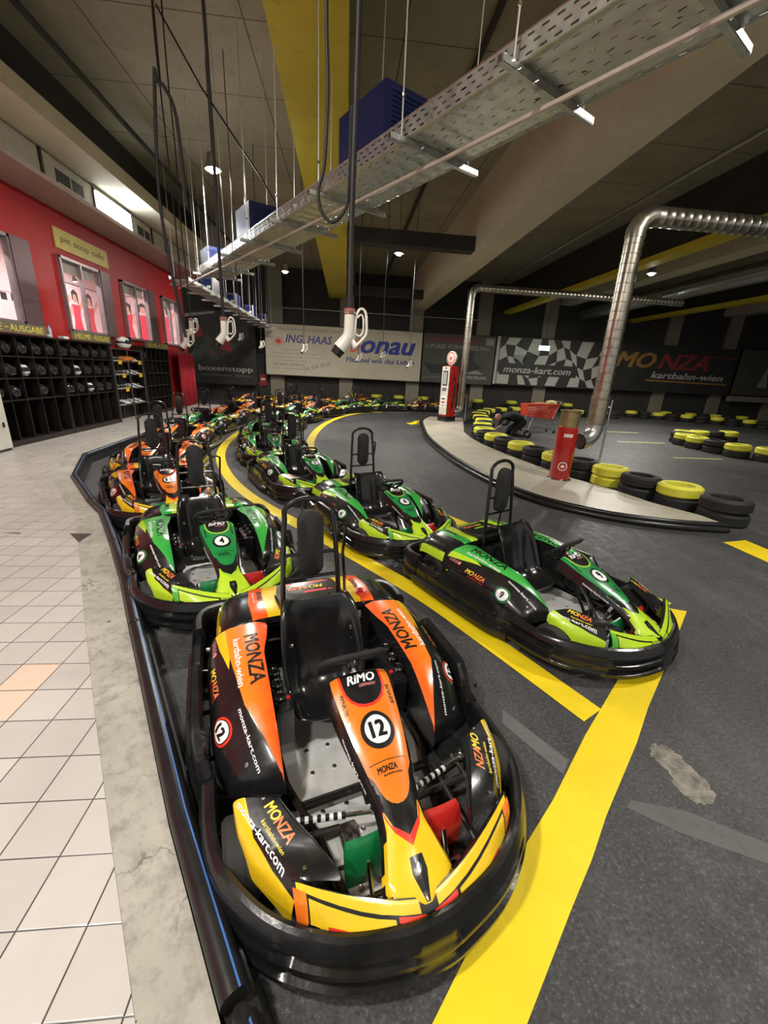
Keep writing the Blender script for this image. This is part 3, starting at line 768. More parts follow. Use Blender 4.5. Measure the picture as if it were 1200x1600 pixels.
def tiles():
    m, nt, b = nodes('floor_tiles', .3); P = nt.nodes.new('ShaderNodeTexCoord').outputs['Object']
    sx = nt.nodes.new('ShaderNodeSeparateXYZ'); nt.links.new(P, sx.inputs[0]); T = .1992
    u = M_(nt, 'DIVIDE', M_(nt, 'ADD', sx.outputs[0], 1.541+T*200), T); v = M_(nt, 'DIVIDE', M_(nt, 'ADD', sx.outputs[1], -2.033+T*200), T)
    fu, fv = M_(nt, 'FRACT', u), M_(nt, 'FRACT', v); iu, iv = M_(nt, 'FLOOR', u), M_(nt, 'FLOOR', v)
    e = M_(nt, 'MINIMUM', M_(nt, 'MINIMUM', fu, M_(nt, 'SUBTRACT', 1, fu)), M_(nt, 'MINIMUM', fv, M_(nt, 'SUBTRACT', 1, fv)))
    cb = nt.nodes.new('ShaderNodeCombineXYZ'); nt.links.new(iu, cb.inputs[0]); nt.links.new(iv, cb.inputs[1])
    wn = nt.nodes.new('ShaderNodeTexWhiteNoise'); nt.links.new(cb.outputs[0], wn.inputs['Vector'])
    dirt = NZ(nt, P, 5, 6, .6)
    c = MIX(nt, wn.outputs['Value'], (.47, .44, .42), (.54, .505, .48))
    c = MIX(nt, RMP(nt, dirt, .4, .7, 0, .35), c, (.40, .365, .34))
    oc = M_(nt, 'MULTIPLY', M_(nt, 'COMPARE', iu, 199, .5), M_(nt, 'MAXIMUM', M_(nt, 'COMPARE', iv, 199, .5), M_(nt, 'COMPARE', iv, 198, .5)))
    c = MIX(nt, oc, c, (.66, .51, .41))
    dk = M_(nt, 'MULTIPLY', M_(nt, 'COMPARE', iu, 195.5, .6), M_(nt, 'COMPARE', iv, 206, .4)); c = MIX(nt, 0, c, (.08, .08, .08))
    g_ = RMP(nt, e, .008, .016, 1, 0); c = MIX(nt, g_, c, (.055, .05, .05))
    nt.links.new(c, b.inputs['Base Color']); nt.links.new(RMP(nt, dirt, .3, .7, .22, .42), b.inputs['Roughness']); BMP(nt, RMP(nt, e, 0, .02), b, .4, .004); return m
def concrete(name, a, bcol, stain, scale=2., rough=.75, joints=None, bump=.25):
    m, nt, b = nodes(name, rough); P = nt.nodes.new('ShaderNodeTexCoord').outputs['Object']
    n1 = NZ(nt, P, scale, 7, .62); n2 = NZ(nt, P, scale*6, 5, .7); n3 = NZ(nt, P, 60, 3, .7)
    c = MIX(nt, RMP(nt, n1, .35, .65), a, bcol); c = MIX(nt, RMP(nt, n2, .55, .72, 0, .55), c, stain); c = MIX(nt, RMP(nt, n3, .62, .75, 0, .3), c, stain)
    if joints:
        sx = nt.nodes.new('ShaderNodeSeparateXYZ'); nt.links.new(P, sx.inputs[0]); e = None
        for ax, st in joints:
            f = M_(nt, 'FRACT', M_(nt, 'DIVIDE', M_(nt, 'ADD', sx.outputs[ax], 100), st)); q = M_(nt, 'LESS_THAN', M_(nt, 'MULTIPLY', M_(nt, 'MINIMUM', f, M_(nt, 'SUBTRACT', 1, f)), st), .012)
            e = q if e is None else M_(nt, 'MAXIMUM', e, q)
        c = MIX(nt, M_(nt, 'MULTIPLY', e, .75), c, (.02, .018, .015))
    nt.links.new(c, b.inputs['Base Color']); BMP(nt, n2, b, bump, .01); return m
def cracks(name):
    m, nt, b = nodes(name, .75); P = nt.nodes.new('ShaderNodeTexCoord').outputs['Object']
    n1 = NZ(nt, P, 2.2, 7, .62); n2 = NZ(nt, P, 14, 6, .7)
    vo = nt.nodes.new('ShaderNodeTexVoronoi'); vo.feature = 'DISTANCE_TO_EDGE'; vo.inputs['Scale'].default_value = 1.3
    wv = nt.nodes.new('ShaderNodeVectorMath'); wv.operation = 'ADD'; nz = nt.nodes.new('ShaderNodeTexNoise'); nz.inputs['Scale'].default_value = 3; nz.inputs['Detail'].default_value = 6
    nt.links.new(P, nz.inputs['Vector']); nt.links.new(P, wv.inputs[0]); nt.links.new(nz.outputs['Color'], wv.inputs[1]); nt.links.new(wv.outputs[0], vo.inputs['Vector'])
    c = MIX(nt, RMP(nt, n1, .35, .65), (.30, .285, .245), (.42, .40, .35)); c = MIX(nt, RMP(nt, n2, .48, .70, 0, .75), c, (.17, .16, .135))
    ck = M_(nt, 'MULTIPLY', M_(nt, 'LESS_THAN', vo.outputs['Distance'], .006), RMP(nt, n1, .45, .6, 0, .7)); c = MIX(nt, ck, c, (.10, .09, .08))
    sp = nt.nodes.new('ShaderNodeTexVoronoi'); sp.inputs['Scale'].default_value = 4.5; nt.links.new(P, sp.inputs['Vector'])
    c = MIX(nt, M_(nt, 'LESS_THAN', sp.outputs['Distance'], .05), c, (.08, .08, .075))
    nt.links.new(c, b.inputs['Base Color']); BMP(nt, n2, b, .35, .01); return m
def paint_m(name, col, wear=(.12, .11, .06)):
    m, nt, b = nodes(name, .45); P = nt.nodes.new('ShaderNodeTexCoord').outputs['Object']
    n1 = NZ(nt, P, 3, 6, .6); n2 = NZ(nt, P, 45, 5, .8)
    c = MIX(nt, RMP(nt, n1, .3, .7), col, tuple(q*.82 for q in col)); c = MIX(nt, RMP(nt, n2, .66, .74, 0, .55), c, wear)
    nt.links.new(c, b.inputs['Base Color']); BMP(nt, n2, b, .25, .003); return m
CONC = concrete('ceiling_concrete', (.25, .225, .165), (.34, .305, .23), (.17, .15, .115), .5, .85, [(0, 2.4), (1, 1.9)], .1)
BEAMC = concrete('beam_concrete', (.60, .54, .41), (.68, .62, .48), (.46, .41, .32), .6, .8, None, .1)
DARKW = concrete('dark_wall', (.030, .028, .025), (.05, .047, .042), (.02, .02, .018), .4, .9, [(0, 1.25)], .1)
PILC = concrete('pillar_concrete', (.22, .20, .155), (.29, .265, .21), (.2, .18, .14), .8, .8)
REDW = mat('red_wall_paint', (.40, .010, .013), .5, noise=.12, scale=1.2)
YEL = paint_m('yellow_line_paint', (.88, .66, .012)); YELD = concrete('yellow_girder_paint', (.58, .48, .03), (.70, .58, .05), (.36, .29, .04), .5, .6)
GALV = mat('galvanised_steel', (.55, .56, .55), .32, .9, noise=.25, scale=12)
WINF = mat('window_frame_aluminium', (.32, .26, .28), .35, .5, noise=.15)
CREAM = concrete('cream_panel', (.55, .50, .38), (.60, .55, .43), (.45, .41, .31), .7, .7)
def struct(name, mb, smooth=0, kind='structure', loc=None): return tag(obj(name, mb, smooth=smooth, loc=loc), kind=kind)

# ------------------------------------------------------------ floor, platform, kerb
struct('floor', MB().prism([(-9.5, -5), (34, -5), (34, 25), (-9.5, 25)], -.1, 0, asphalt()))
INN = [(1.9, -3.3), (-.52, .64), (-.82, 1.11), (-1.21, 1.73), (-1.76, 2.62), (-2.35, 3.6), (-2.98, 4.62), (-3.22, 4.86), (-3.96, 5.84), (-4.75, 7.4), (-5.0, 8.8), (-5.1, 11.3), (-5.15, 18.1)]
OUT = [(2.15, -3.3), (-.30, .62), (-.62, 1.12), (-.97, 1.72), (-1.35, 2.37), (-1.72, 3.01), (-2.14, 3.69), (-2.66, 4.50), (-3.0, 4.9), (-3.85, 6.03), (-4.50, 7.44), (-4.58, 9.09), (-4.62, 12.0), (-4.65, 18.1)]
PH = .13
struct('floor_platform', MB().prism(INN+[(-9.4, 18.1), (-9.4, -3.3)], 0, PH, concrete('platform_side', (.3, .28, .25), (.35, .33, .3), (.2, .19, .17)), tiles()))
struct('trim_1', MB().prism([p for p in OUT]+INN[::-1], 0, PH-.002, cracks('kerb_concrete')))
# kerb guard pipes: black plastic pipes with a blue stripe, laid end to end along the kerb
PIPE = mat('black_pe_pipe', (.014, .014, .015), .3, noise=.25, scale=5); BLUE = mat('blue_stripe', (.06, .16, .45), .35, noise=.1)
def off_path(P, d):
    o = []
    for i, p in enumerate(P):
        a = Vector(P[max(0, i-1)]); b = Vector(P[min(len(P)-1, i+1)]); t = (b-a).normalized(); o.append(Vector((p[0]+t.y*d, p[1]-t.x*d)))
    return o
segs = [(0, 1, 'running out of view at the lower edge'), (1, 4, 'beside the nearest orange kart'), (4, 6, 'beside the green kart number 4'), (6, 8, 'in the kink beside kart number 11'), (8, 10, 'along the slanted kerb behind kart number 11'), (10, 13, 'running away along the far platform')]
OP = off_path(OUT, .045)
for a, b, wh in segs:
    m = MB(); P = [(OP[i].x, OP[i].y, .135) for i in range(a, b+1)]
    P0 = Vector(P[0]); P1 = Vector(P[-1]); P[0] = tuple(P0.lerp(Vector(P[1]), .01)); P[-1] = tuple(P1.lerp(Vector(P[-2]), .01))
    m.tube(P, .042, PIPE, 14)
    n2 = [Vector(p) for p in P]; st = []
    for i, p in enumerate(n2):
        t = (n2[min(len(n2)-1, i+1)]-n2[max(0, i-1)]).normalized(); nn = Vector((t.y, -t.x, 0)); st.append([p+nn*.012+Vector((0, 0, .0412)), p+nn*.018+Vector((0, 0, .0392))])
    m.grid(st, BLUE)
    e = n2[-1]; m.lathe([(.02, 0), (.024, .004), (.012, .006), (.0, .004)], TUBE, c=(e.x, e.y, e.z+.037), n=12)
    tag(obj('guard_pipe', m), 'black plastic guard pipe '+wh, 'pipe', 'kerb guard pipes')
OP2 = off_path(OUT, .10)
m = MB(); m.grid([[Vector((p.x, p.y, .0)) for p in off_path(OUT, .012)], [Vector((p.x, p.y, .10)) for p in off_path(OUT, .012)], [Vector((p.x, p.y, .095)) for p in off_path(OUT, .10)], [Vector((p.x, p.y, .02)) for p in off_path(OUT, .125)], [Vector((p.x, p.y, .001)) for p in off_path(OUT, .13)]], PIPE)
tag(obj('kerb_skirt', m), 'black rubber skirt under the guard pipe along the left kerb', 'kerb guard')

# island with its two rubber pipes
ISL = [(3.5, 17.2), (2.95, 15.6), (2.62, 13.4), (2.40, 11.5), (2.36, 9.8), (2.42, 8.2), (2.61, 6.84), (2.82, 6.05), (3.1, 5.5), (3.67, 4.99), (4.3, 4.72), (4.95, 4.62)]
ISB = [(4.92, 4.95), (4.62, 5.5), (4.45, 6.2), (4.12, 7.0), (3.92, 8.0), (3.72, 9.2), (3.6, 10.4), (3.6, 11.6), (3.75, 12.8), (4.15, 14.3), (4.6, 16.0), (4.9, 17.2)]
IC = [tuple(p) for p in curve_pts(ISL, 4)]
struct('trim_2', MB().prism(IC+ISB, 0, .09, concrete('island_screed', (.36, .335, .27), (.48, .45, .37), (.24, .22, .18), .9, .45)))
for k, (d, z, r) in enumerate(((-.04, .085, .035), (-.105, .04, .038))):
    P = off_path(IC, -d); tag(obj('island_pipe', MB().tube([(p.x, p.y, z) for p in P], r, PIPE, 12)), ('upper inner' if k == 0 else 'lower outer')+' black rubber pipe along the kerb of the middle island', 'pipe')

for T3, lb in ((((-2.42, 3.72), (-2.62, 3.93), (-2.42, 3.93)), 'dark broken tile corner beside the kerb'), (((-3.05, 3.90), (-3.22, 3.93), (-3.05, 3.93)), 'small dark chipped tile edge left of the broken corner')):
    q_ = MB(); q_.add([(x, y, PH+.001) for x, y in T3], [(0, 1, 2)], mat('broken_tile', (.05, .045, .04), .8)); tag(obj('broken_tile', q_, smooth=0), lb, 'floor patch')
# ------------------------------------------------------------ markings
def strip_poly(C, w): 
    a = off_path(C, w/2); b = off_path(C, -w/2); return [[Vector((p.x, p.y, .003)) for p in a], [Vector((p.x, p.y, .003)) for p in b]]
def line(name, C, w, label, n=5, z=.003, m=None):
    P = [tuple(p) for p in curve_pts(C, n)] if n else C
    a = off_path(P, w/2); b = off_path(P, -w/2); mb = MB()
    mb.grid([[Vector((p.x, p.y, z)) for p in a], [Vector((p.x, p.y, z)) for p in b]], m or YEL); return tag(obj(name, mb, smooth=0), label, 'floor marking')
mb = MB(); mb.add([(x, y, .003) for x, y in [(.277, .614), (.429, .765), (.756, 1.067), (.942, 1.226), (1.288, 1.559), (1.417, 1.673), (1.691, 1.916), (2.66, 2.78), (2.839, 2.709), (2.214, 2.128), (1.764, 1.724), (1.529, 1.494), (1.146, 1.151), (.983, .99), (.825, .849), (.574, .617), (.1, .18), (-.16, .22)]], [tuple(range(18))], YEL)
tag(obj('yellow_stop_line', mb, smooth=0), 'broad yellow stop line across the front of the parking lanes', 'floor marking')
line('lane_line', [(1.40, 1.68), (1.05, 2.33), (.66, 3.0), (.12, 3.75), (-.45, 4.5), (-1.25, 5.6), (-1.8, 6.6), (-2.28, 7.8), (-2.6, 9.0), (-2.78, 10.3), (-2.85, 12), (-2.6, 14), (-2.0, 16), (-.9, 18)], .17, 'yellow line between the two lanes of parked karts', z=.0035)
line('lane_edge_line', [(2.72, 2.78), (1.9, 4.05), (.9, 5.6), (.05, 7.1), (-.5, 8.4), (-.78, 9.6), (-.86, 11), (-.80, 12.8), (-.55, 14.8), (-.02, 16.9), (.75, 18.5), (1.7, 19.3)], .2, 'curved yellow line along the right side of the parked karts', z=.0035)
mb = MB(); mb.add([(4.58, 4.2, .003), (4.95, 4.27, .003), (5.0, 2.4, .003), (4.6, 2.4, .003)], [(0, 1, 2, 3)], YEL)
tag(obj('yellow_bar', mb, smooth=0), 'yellow floor bar at the right edge before the island tip', 'floor marking')
mb = MB(); A = Vector((2.35, 14.9, .003)); Bv = Vector((2.85, 16.2, .003)); t = (Bv-A).normalized(); nn = Vector((t.y, -t.x, 0))
mb.add([A, A+t*.5+nn*.28, A+t*.5+nn*.10, Bv+nn*.1, Bv-nn*.1, A+t*.5-nn*.10, A+t*.5-nn*.28], [(0, 1, 2, 3, 4, 5, 6)], YEL)
tag(obj('floor_arrow', mb, smooth=0), 'small yellow arrow painted on the asphalt in the bend', 'floor marking')
YW = paint_m('pale_yellow_paint', (.72, .66, .25))
for x0, x1, y, lb in ((9.98, 11.3, 15.1, 'farthest short pale dash on the asphalt beyond the island'), (8.73, 10.37, 12.5, 'middle pale yellow dash on the asphalt beyond the island'), (8.55, 9.94, 9.9, 'nearest pale yellow dash on the asphalt beyond the island')):
    line('floor_dash', [(x0, y), (x1, y)], .11, lb, 0, m=YW)
line('floor_dash', [(1.9, 19.4), (3.0, 19.45)], .12, 'pale dash ending the yellow curve before the far kart row', 0, m=YW)
# worn patches and joint strips in the asphalt
GRP = concrete('worn_patch', (.13, .125, .115), (.34, .32, .27), (.07, .068, .062), 16, .85, None, .8); GR2 = concrete('repair_strip', (.085, .085, .087), (.115, .115, .115), (.05, .05, .05), 3, .7)
def blob(pts, z, m, name, label, j=.012, n=8, sd=1):
    rnd = random.Random(sd); P = [tuple(p) for p in curve_pts(list(pts)+[pts[0]], n)][:-1]; P = [(x+rnd.uniform(-j, j), y+rnd.uniform(-j, j)) for x, y in P]
    mb = MB(); mb.add([(x, y, z) for x, y in P], [tuple(range(len(P)))], m); return tag(obj(name, mb, smooth=0), label, 'floor patch')
blob([(1.60, 1.49), (1.68, 1.46), (1.72, 1.32), (1.70, 1.2), (1.62, 1.17), (1.55, 1.24), (1.57, 1.34), (1.56, 1.42)], .0015, GRP, 'worn_patch', 'pale worn patch in the asphalt right of the broad yellow line')
for P, lb in (([(1.258, 1.177), (1.295, 1.209), (1.52, 1.146), (1.755, 1.004), (2.4, .60), (2.3, .53), (1.68, .934), (1.41, 1.068)], 'grey repair strip crossing the asphalt right of the broad yellow line'), ([(.905, 1.745), (1.115, 1.415), (1.052, 1.344), (.869, 1.649)], 'short grey repair strip between the nearest kart and the yellow lines')):
    mb = MB(); mb.add([(x, y, .001) for x, y in P], [tuple(range(len(P)))], GR2); tag(obj('repair_strip', mb, smooth=0), lb, 'floor patch')

# ------------------------------------------------------------ shell
struct('ceiling', MB().box((12, 10, 6.7), (45, 32, .2), CONC))
struct('wall_back', MB().box((12, 24.6, 3.3), (44, .2, 6.7), DARKW))
struct('wall_right', MB().box((33, 10, 3.3), (.2, 30, 6.7), DARKW))
RW = -6.3
# red wall with four window openings
WINS = [(7.3, 9.85), (10.8, 12.75), (13.46, 15.45), (16.1, 17.75)]; SILL, HEAD, WT = 2.28, 3.82, 4.72
m = MB(); y0 = -3.2
for a, b in WINS+[(18.3, 18.3)]:
    m.box((RW-.09, (y0+a)/2, (PH+WT)/2), (.18, a-y0, WT-PH), REDW)
    if b > a: m.box((RW-.09, (a+b)/2, (PH+SILL)/2), (.18, b-a, SILL-PH), REDW); m.box((RW-.09, (a+b)/2, (HEAD+WT)/2), (.18, b-a, WT-HEAD), REDW)
    y0 = b
m.box((-7.85, 18.21, 2.42), (3.1, .18, 4.6), REDW)
struct('wall_left', m)
struct('trim_3', MB().box((RW+.4, 7.55, 4.76), (.98, 21.5, .08), mat('soffit_board', (.40, .30, .27), .6, noise=.15)))   # soffit
# fascia: white boards and lattice grilles, one bright lit panel
FW = mat('fascia_white', (.62, .60, .55), .5, noise=.1); GRL = mat('grille_dark', (.05, .06, .05), .6, noise=.2)
m = MB(); m.box((-5.56, 7.55, 5.0), (.06, 21.5, .48), FW)
struct('trim_4', m)
for y in (9.55, 11.22, 12.83, 14.05, 15.0, 16.0): tag(obj('fascia_batten', MB().box((-5.515, y, 5.0), (.03, .07, .5), TUBE)), 'dark batten on the white fascia near the %s' % {9.55: 'left end', 11.22: 'left side of the lit panel', 12.83: 'right side of the lit panel', 14.05: 'small double grille', 15.0: 'second white board past the lit panel', 16.0: 'far end of the fascia'}[y], 'batten')
for y0, y1, lb in ((9.95, 10.82, 'dark ventilation grille in the white fascia left of the lit panel'), (13.2, 13.9, 'small dark double grille in the white fascia right of the lit panel')):
    e = empty('ventilation_grille', (-5.52, (y0+y1)/2, 4.98)); tag(e, lb, 'grille')
    kid('frame', MB().box((0, 0, .12), (.03, y1-y0, .03), FW).box((0, 0, -.12), (.03, y1-y0, .03), FW).box((0, 0, 0), (.03, .03, .24), FW), e)
    kid('mesh_panel', MB().box((-.005, 0, 0), (.02, y1-y0, .24), GRL), e)
e = empty('light_panel', (-5.50, 12.02, 5.0)); tag(e, 'bright white lit panel in the fascia above the cafe windows', 'light panel')
kid('diffuser', MB().box((.02, 0, 0), (.02, 1.5, .36), mat('lit_diffuser', (.9, .97, 1), .4, emit=9)), e); kid('frame', MB().box((0, 0, .2), (.05, 1.6, .03), FW).box((0, 0, -.2), (.05, 1.6, .03), FW), e)
area('panel_light', (-5.3, 12.02, 5.0), 1.4, 40, (.9, .97, 1), (0, R(-90), 0), .3)
struct('trim_5', MB().box((-5.35, 7.55, 5.42), (1.1, 21.6, .28), BEAMC))       # concrete edge beam over the fascia
struct('wall_front', MB().box((-5.6, 7.5, 6.1), (.3, 22, 1.1), DARKW))
# beams of the hall
struct('trim_6', MB().box((-.48, 10, 5.36), (.9, 29, .06), YELD).box((-.48, 10, 5.95), (.5, 29, 1.2), YELD).box((-.48, 10, 6.5), (.9, 29, .06), YELD))
struct('trim_7', MB().box((3.85, 10, 5.8), (.72, 29, 1.6), BEAMC))
m = MB()
for y in (13.0, 21.0): m.box((1.75, y, 5.2), (3.5, .4, .35), DARKW)
struct('trim_8', m)
struct('trim_9', MB().box((8.9, 10, 5.2), (.4, 29, .16), YELD).box((8.9, 10, 5.95), (.12, 29, 1.4), DARKW))  # yellow girder; its dim web has the shade put into a dark colour
struct('trim_10', MB().box((16.3, 10, 5.2), (.4, 29, .16), YELD).box((16.3, 10, 5.95), (.12, 29, 1.4), DARKW))  # web coloured dark for shade here too, only the flange shows yellow
struct('trim_11', MB().box((12.2, 10, 6.2), (.7, 29, .9), BEAMC).box((22.2, 10, 6.2), (.7, 29, .9), BEAMC))
def tubeobj(name, P, r, m_, label, cat, n=10, group=None): return tag(obj(name, MB().tube(P, r, m_, n)), label, cat, group)
tubeobj('ceiling_conduit', [(7.1, -4, 6.0), (7.1, 24.4, 6.0)], .035, GALV, 'thin grey conduit below the ceiling right of the big concrete beam', 'pipe')
tubeobj('ceiling_conduit', [(-4.6, -4, 6.3), (-4.6, 24.4, 6.3)], .05, DARKW, 'dark pipe under the ceiling above the red wall', 'pipe')
tubeobj('ceiling_conduit', [(2.0, -4, 6.5), (2.0, 24.4, 6.5)], .05, DARKW, 'dark pipe under the ceiling between the yellow girder and the concrete beam', 'pipe')
tubeobj('cross_pipe', [(-4.1, 24.285, 4.68), (7.8, 24.285, 4.70)], .035, GALV, 'thin grey pipe running above the cream banner', 'pipe')
tubeobj('ventilation_main', [(13.2, -2, 5.35), (13.2, 24.3, 5.35)], .30, GALV, 'large grey ventilation main under the right ceiling', 'duct', 20)
# pilasters along the back wall
for k in range(9):
    x = -3.75+3.78*k
    struct('trim_%d' % (12+k), MB().box((x, 24.42, 3.3), (.75, .2, 6.6), PILC))

# ------------------------------------------------------------ cafe behind the red wall
FRM = mat('jamb_panel', (.15, .09, .10), .4, .3, noise=.15); PWALL = mat('cafe_wall', (.86, .76, .76), .6, noise=.06)
struct('wall_cafe', MB().box((-9.3, 7.5, 2.4), (.1, 21.4, 4.6), PWALL)); struct('ceiling_cafe', MB().box((-7.9, 7.5, 4.76), (2.8, 21.4, .08), mat('cafe_ceiling', (.5, .48, .46), .7, noise=.1)))
for y in (8.4, 12.0, 15.4): area('cafe_light', (-7.6, y, 4.5), .9, 150, (1, .92, .90))
GLASS = mat('pane_glass', (.3, .32, .32), .03, alpha=.10)
def window(i, a, b, jw):
    m = MB(); x = RW+.02; g0 = b-jw
    for p, d in (((x, (a+b)/2, HEAD-.03), (.12, b-a, .06)), ((x, (a+b)/2, SILL+.03), (.12, b-a, .06)), ((x, a+.03, (SILL+HEAD)/2), (.12, .06, HEAD-SILL)), ((x, g0, (SILL+HEAD)/2), (.12, .06, HEAD-SILL)), ((x, lerp(a, g0, .52), (SILL+HEAD)/2), (.08, .07, HEAD-SILL))): m.box(p, d, WINF, bev=.006)
    o = struct('window_%d' % i, m)
    kid('jamb_panel', MB().box((x+.03, (g0+b)/2+.02, (SILL+HEAD)/2), (.10, jw, HEAD-SILL), FRM), o, 0)
    kid('pane', MB().box((x, (a+g0)/2, (SILL+HEAD)/2), (.012, g0-a-.02, HEAD-SILL-.05), GLASS), o, 0)
    kid('roller_blind', MB().box((x-.10, (a+g0)/2, HEAD-.16), (.03, g0-a-.08, .26), mat('blind', (.55, .5, .45), .7, noise=.1)).tube([(x-.1, a+.05, HEAD-.06), (x-.1, g0-.05, HEAD-.06)], .035, WINF, 8), o)
for i, (a, b) in enumerate(WINS): window(i+1, a, b, (.5, .42, .45, .35)[i])
# wall posters inside the cafe, printed with dancers in red
SKIN = mat('poster_skin', (.75, .42, .32), .5, noise=.1); HAIR = mat('poster_hair', (.05, .03, .03), .5, noise=.1); RDR = mat('poster_red', (.72, .05, .10), .5, noise=.15); LAVP = mat('poster_paper', (.86, .74, .76), .5, noise=.05)
def figure(mb, y, z, s, x, lean=0.):
    P = lambda a, b: Vector((x, y+a*s+lean*b*s, z+b*s))
    def q(pts, m_, dx=0): mb.add([P(a, b)+Vector((dx, 0, 0)) for a, b in pts], [tuple(range(len(pts)))], m_)
    q([(-.10, -.85), (-.03, -.85), (0, -.1), (-.16, -.1)], SKIN); q([(.04, -.85), (.11, -.85), (.16, -.1), (.0, -.1)], SKIN)
    q([(-.20, -.22), (.20, -.22), (.12, .12), (.15, .42), (-.15, .42), (-.12, .12)], RDR, .002)
    q([(-.15, .42), (-.30, .25), (-.24, .12), (-.11, .30)], SKIN, .003); q([(.15, .42), (.30, .62), (.36, .52), (.14, .30)], SKIN, .003)
    n = 10; q([(.085*math.cos(6.283*k/n), .56+.105*math.sin(6.283*k/n)) for k in range(n)], SKIN, .004)
    q([(-.10, .50), (-.11, .66), (0, .73), (.11, .66), (.12, .38), (.07, .52), (.05, .62), (-.05, .63), (-.07, .5)], HAIR, .006)
e = empty('cafe_poster', (-9.2, 0, 0)); tag(e, 'wall poster of dancers in red seen through the window under the yellow sign', 'poster')
m = MB(); m.box((0, 15.9, 2.9), (.02, 4.0, 2.2), LAVP)
for y, l in ((14.2, .03), (14.9, -.03), (15.6, .04), (16.4, 0), (17.2, .03)): figure(m, y, 2.75, 1.55, .012, l)
kid('print', m, e, 0); kid('edge_strip', MB().box((0.005, 15.9, 4.02), (.03, 4.04, .03), WINF), e)
struct('wall_cafe_end', MB().box((-7.9, 18.09, 2.42), (2.7, .04, 4.5), PWALL))
e = empty('cafe_poster', (-7.6, 18.05, 0), R(-90)); tag(e, 'wall poster of red dressed figures seen through the third and fourth window', 'poster')
m = MB(); m.box((0, 0, 2.9), (.02, 2.2, 2.1), mat('poster_red_ground', (.78, .62, .62), .5, noise=.2))
for y, l in ((-.75, .05), (-.1, -.05), (.6, .02)): figure(m, y, 2.75, 1.4, .012, l)
kid('print', m, e, 0); kid('edge_strip', MB().box((0.005, 0, 3.97), (.03, 2.24, .03), WINF), e)
m = MB(); m.lathe([(.36, 0), (.36, .03), (0, .03)], RDR, c=(-8.3, 13.8, 3.0), axis='x', n=26)
for k, s_ in enumerate(('pit', 'stop', 'cafe')): text(m, s_, WHT, (-8.27, 13.8, 3.16-.15*k), (0, 1, 0), (0, 0, 1), .34, .11, None, 0, .02, .004)
m.tube([(-8.3, 13.8, 3.3), (-8.3, 13.8, 4.7)], .008, WINF, 6)
tag(obj('round_sign', m), 'round red cafe sign with white lettering behind the window under the yellow sign', 'sign')
e = empty('garland', (-7.4, 0, 0)); tag(e, 'garland of small black flags behind the first window', 'garland')
P = [(0, 9.0+.3*k, 3.22-.22*math.sin(math.pi*k/10)) for k in range(11)]; kid('cord', MB().tube(P, .006, HAIR, 5), e)
for k in range(10): kid('flag', MB().box((0, P[k][1]+.13, P[k][2]-.09), (.006, .17, .15), HAIR), e)
for y, z, lb in ((9.3, 3.75, 'small white cafe spotlight behind the first window'), (12.4, 3.7, 'small warm cafe spotlight at the left of the second window'), (13.9, 3.75, 'small cafe spotlight at the right of the second window')):
    e = empty('spotlight', (-7.7, y, z)); tag(e, lb, 'spotlight')
    kid('housing', MB().lathe([(.03, .14), (.05, .1), (.06, 0), (.055, 0), (0, .02)], HAIR, n=12), e); kid('bulb', MB().lathe([(0, -.02), (.045, -.008), (.05, .004), (0, .01)], mat('warm_bulb', (1, .85, .6), .4, emit=14), n=12), e)
    kid('rod', MB().tube([(0, 0, .14), (0, 0, 4.72-z)], .008, HAIR, 6), e)

def board(name, x, ya, yb, za, zb, col, label, cat, lines, frame=None):
    e = empty(name, (x, (ya+yb)/2, (za+zb)/2)); tag(e, label, cat); w = yb-ya; h = zb-za
    m = MB(); m.box((0, 0, 0), (.03, w, h), col, bev=.004)
    for s_, c_, cy, cz, tw, th, sh in lines: text(m, s_, c_, (.016, cy*w, cz*h), (0, 1, 0), (0, 0, 1), tw*w, th*h, None, sh, .02, .002)
    kid('panel', m, e, 0)
    if frame: kid('frame', MB().box((0, 0, h/2+.01), (.05, w+.04, .02), frame).box((0, 0, -h/2-.01), (.05, w+.04, .02), frame), e, 0)
    return e
OLIVE = mat('olive_letters', (.20, .15, .05), .5, noise=.1)
board('cafe_sign', RW+.016, 10.85, 12.95, 3.96, 4.36, mat('sign_yellow', (.62, .52, .15), .5, noise=.08), 'yellow pit stop cafe sign on the red wall above the second window', 'sign', [('pit stop cafe', OLIVE, 0, 0, .82, .42, 0)], None)
SGN = mat('sign_olive_board', (.13, .12, .08), .5, noise=.15); YLET = mat('sign_letters', (.62, .50, .08), .5, noise=.12)
for ya, yb, lb in ((7.35, 9.42, 'left one, over the shelf at the left picture edge'), (10.2, 11.77, 'middle one, over the second shelf unit'), (13.7, 15.35, 'far one, over the farthest shelf unit')):
    board('helmet_sign', -5.92, ya, yb, 2.085, 2.27, SGN, 'helmet counter sign, '+lb, 'sign', [('HELME', YLET, -.24, 0, .38, .6, 0), ('-', YLET, 0, 0, .04, .1, 0), ('AUSGABE', YLET, .24, 0, .42, .6, 0)])

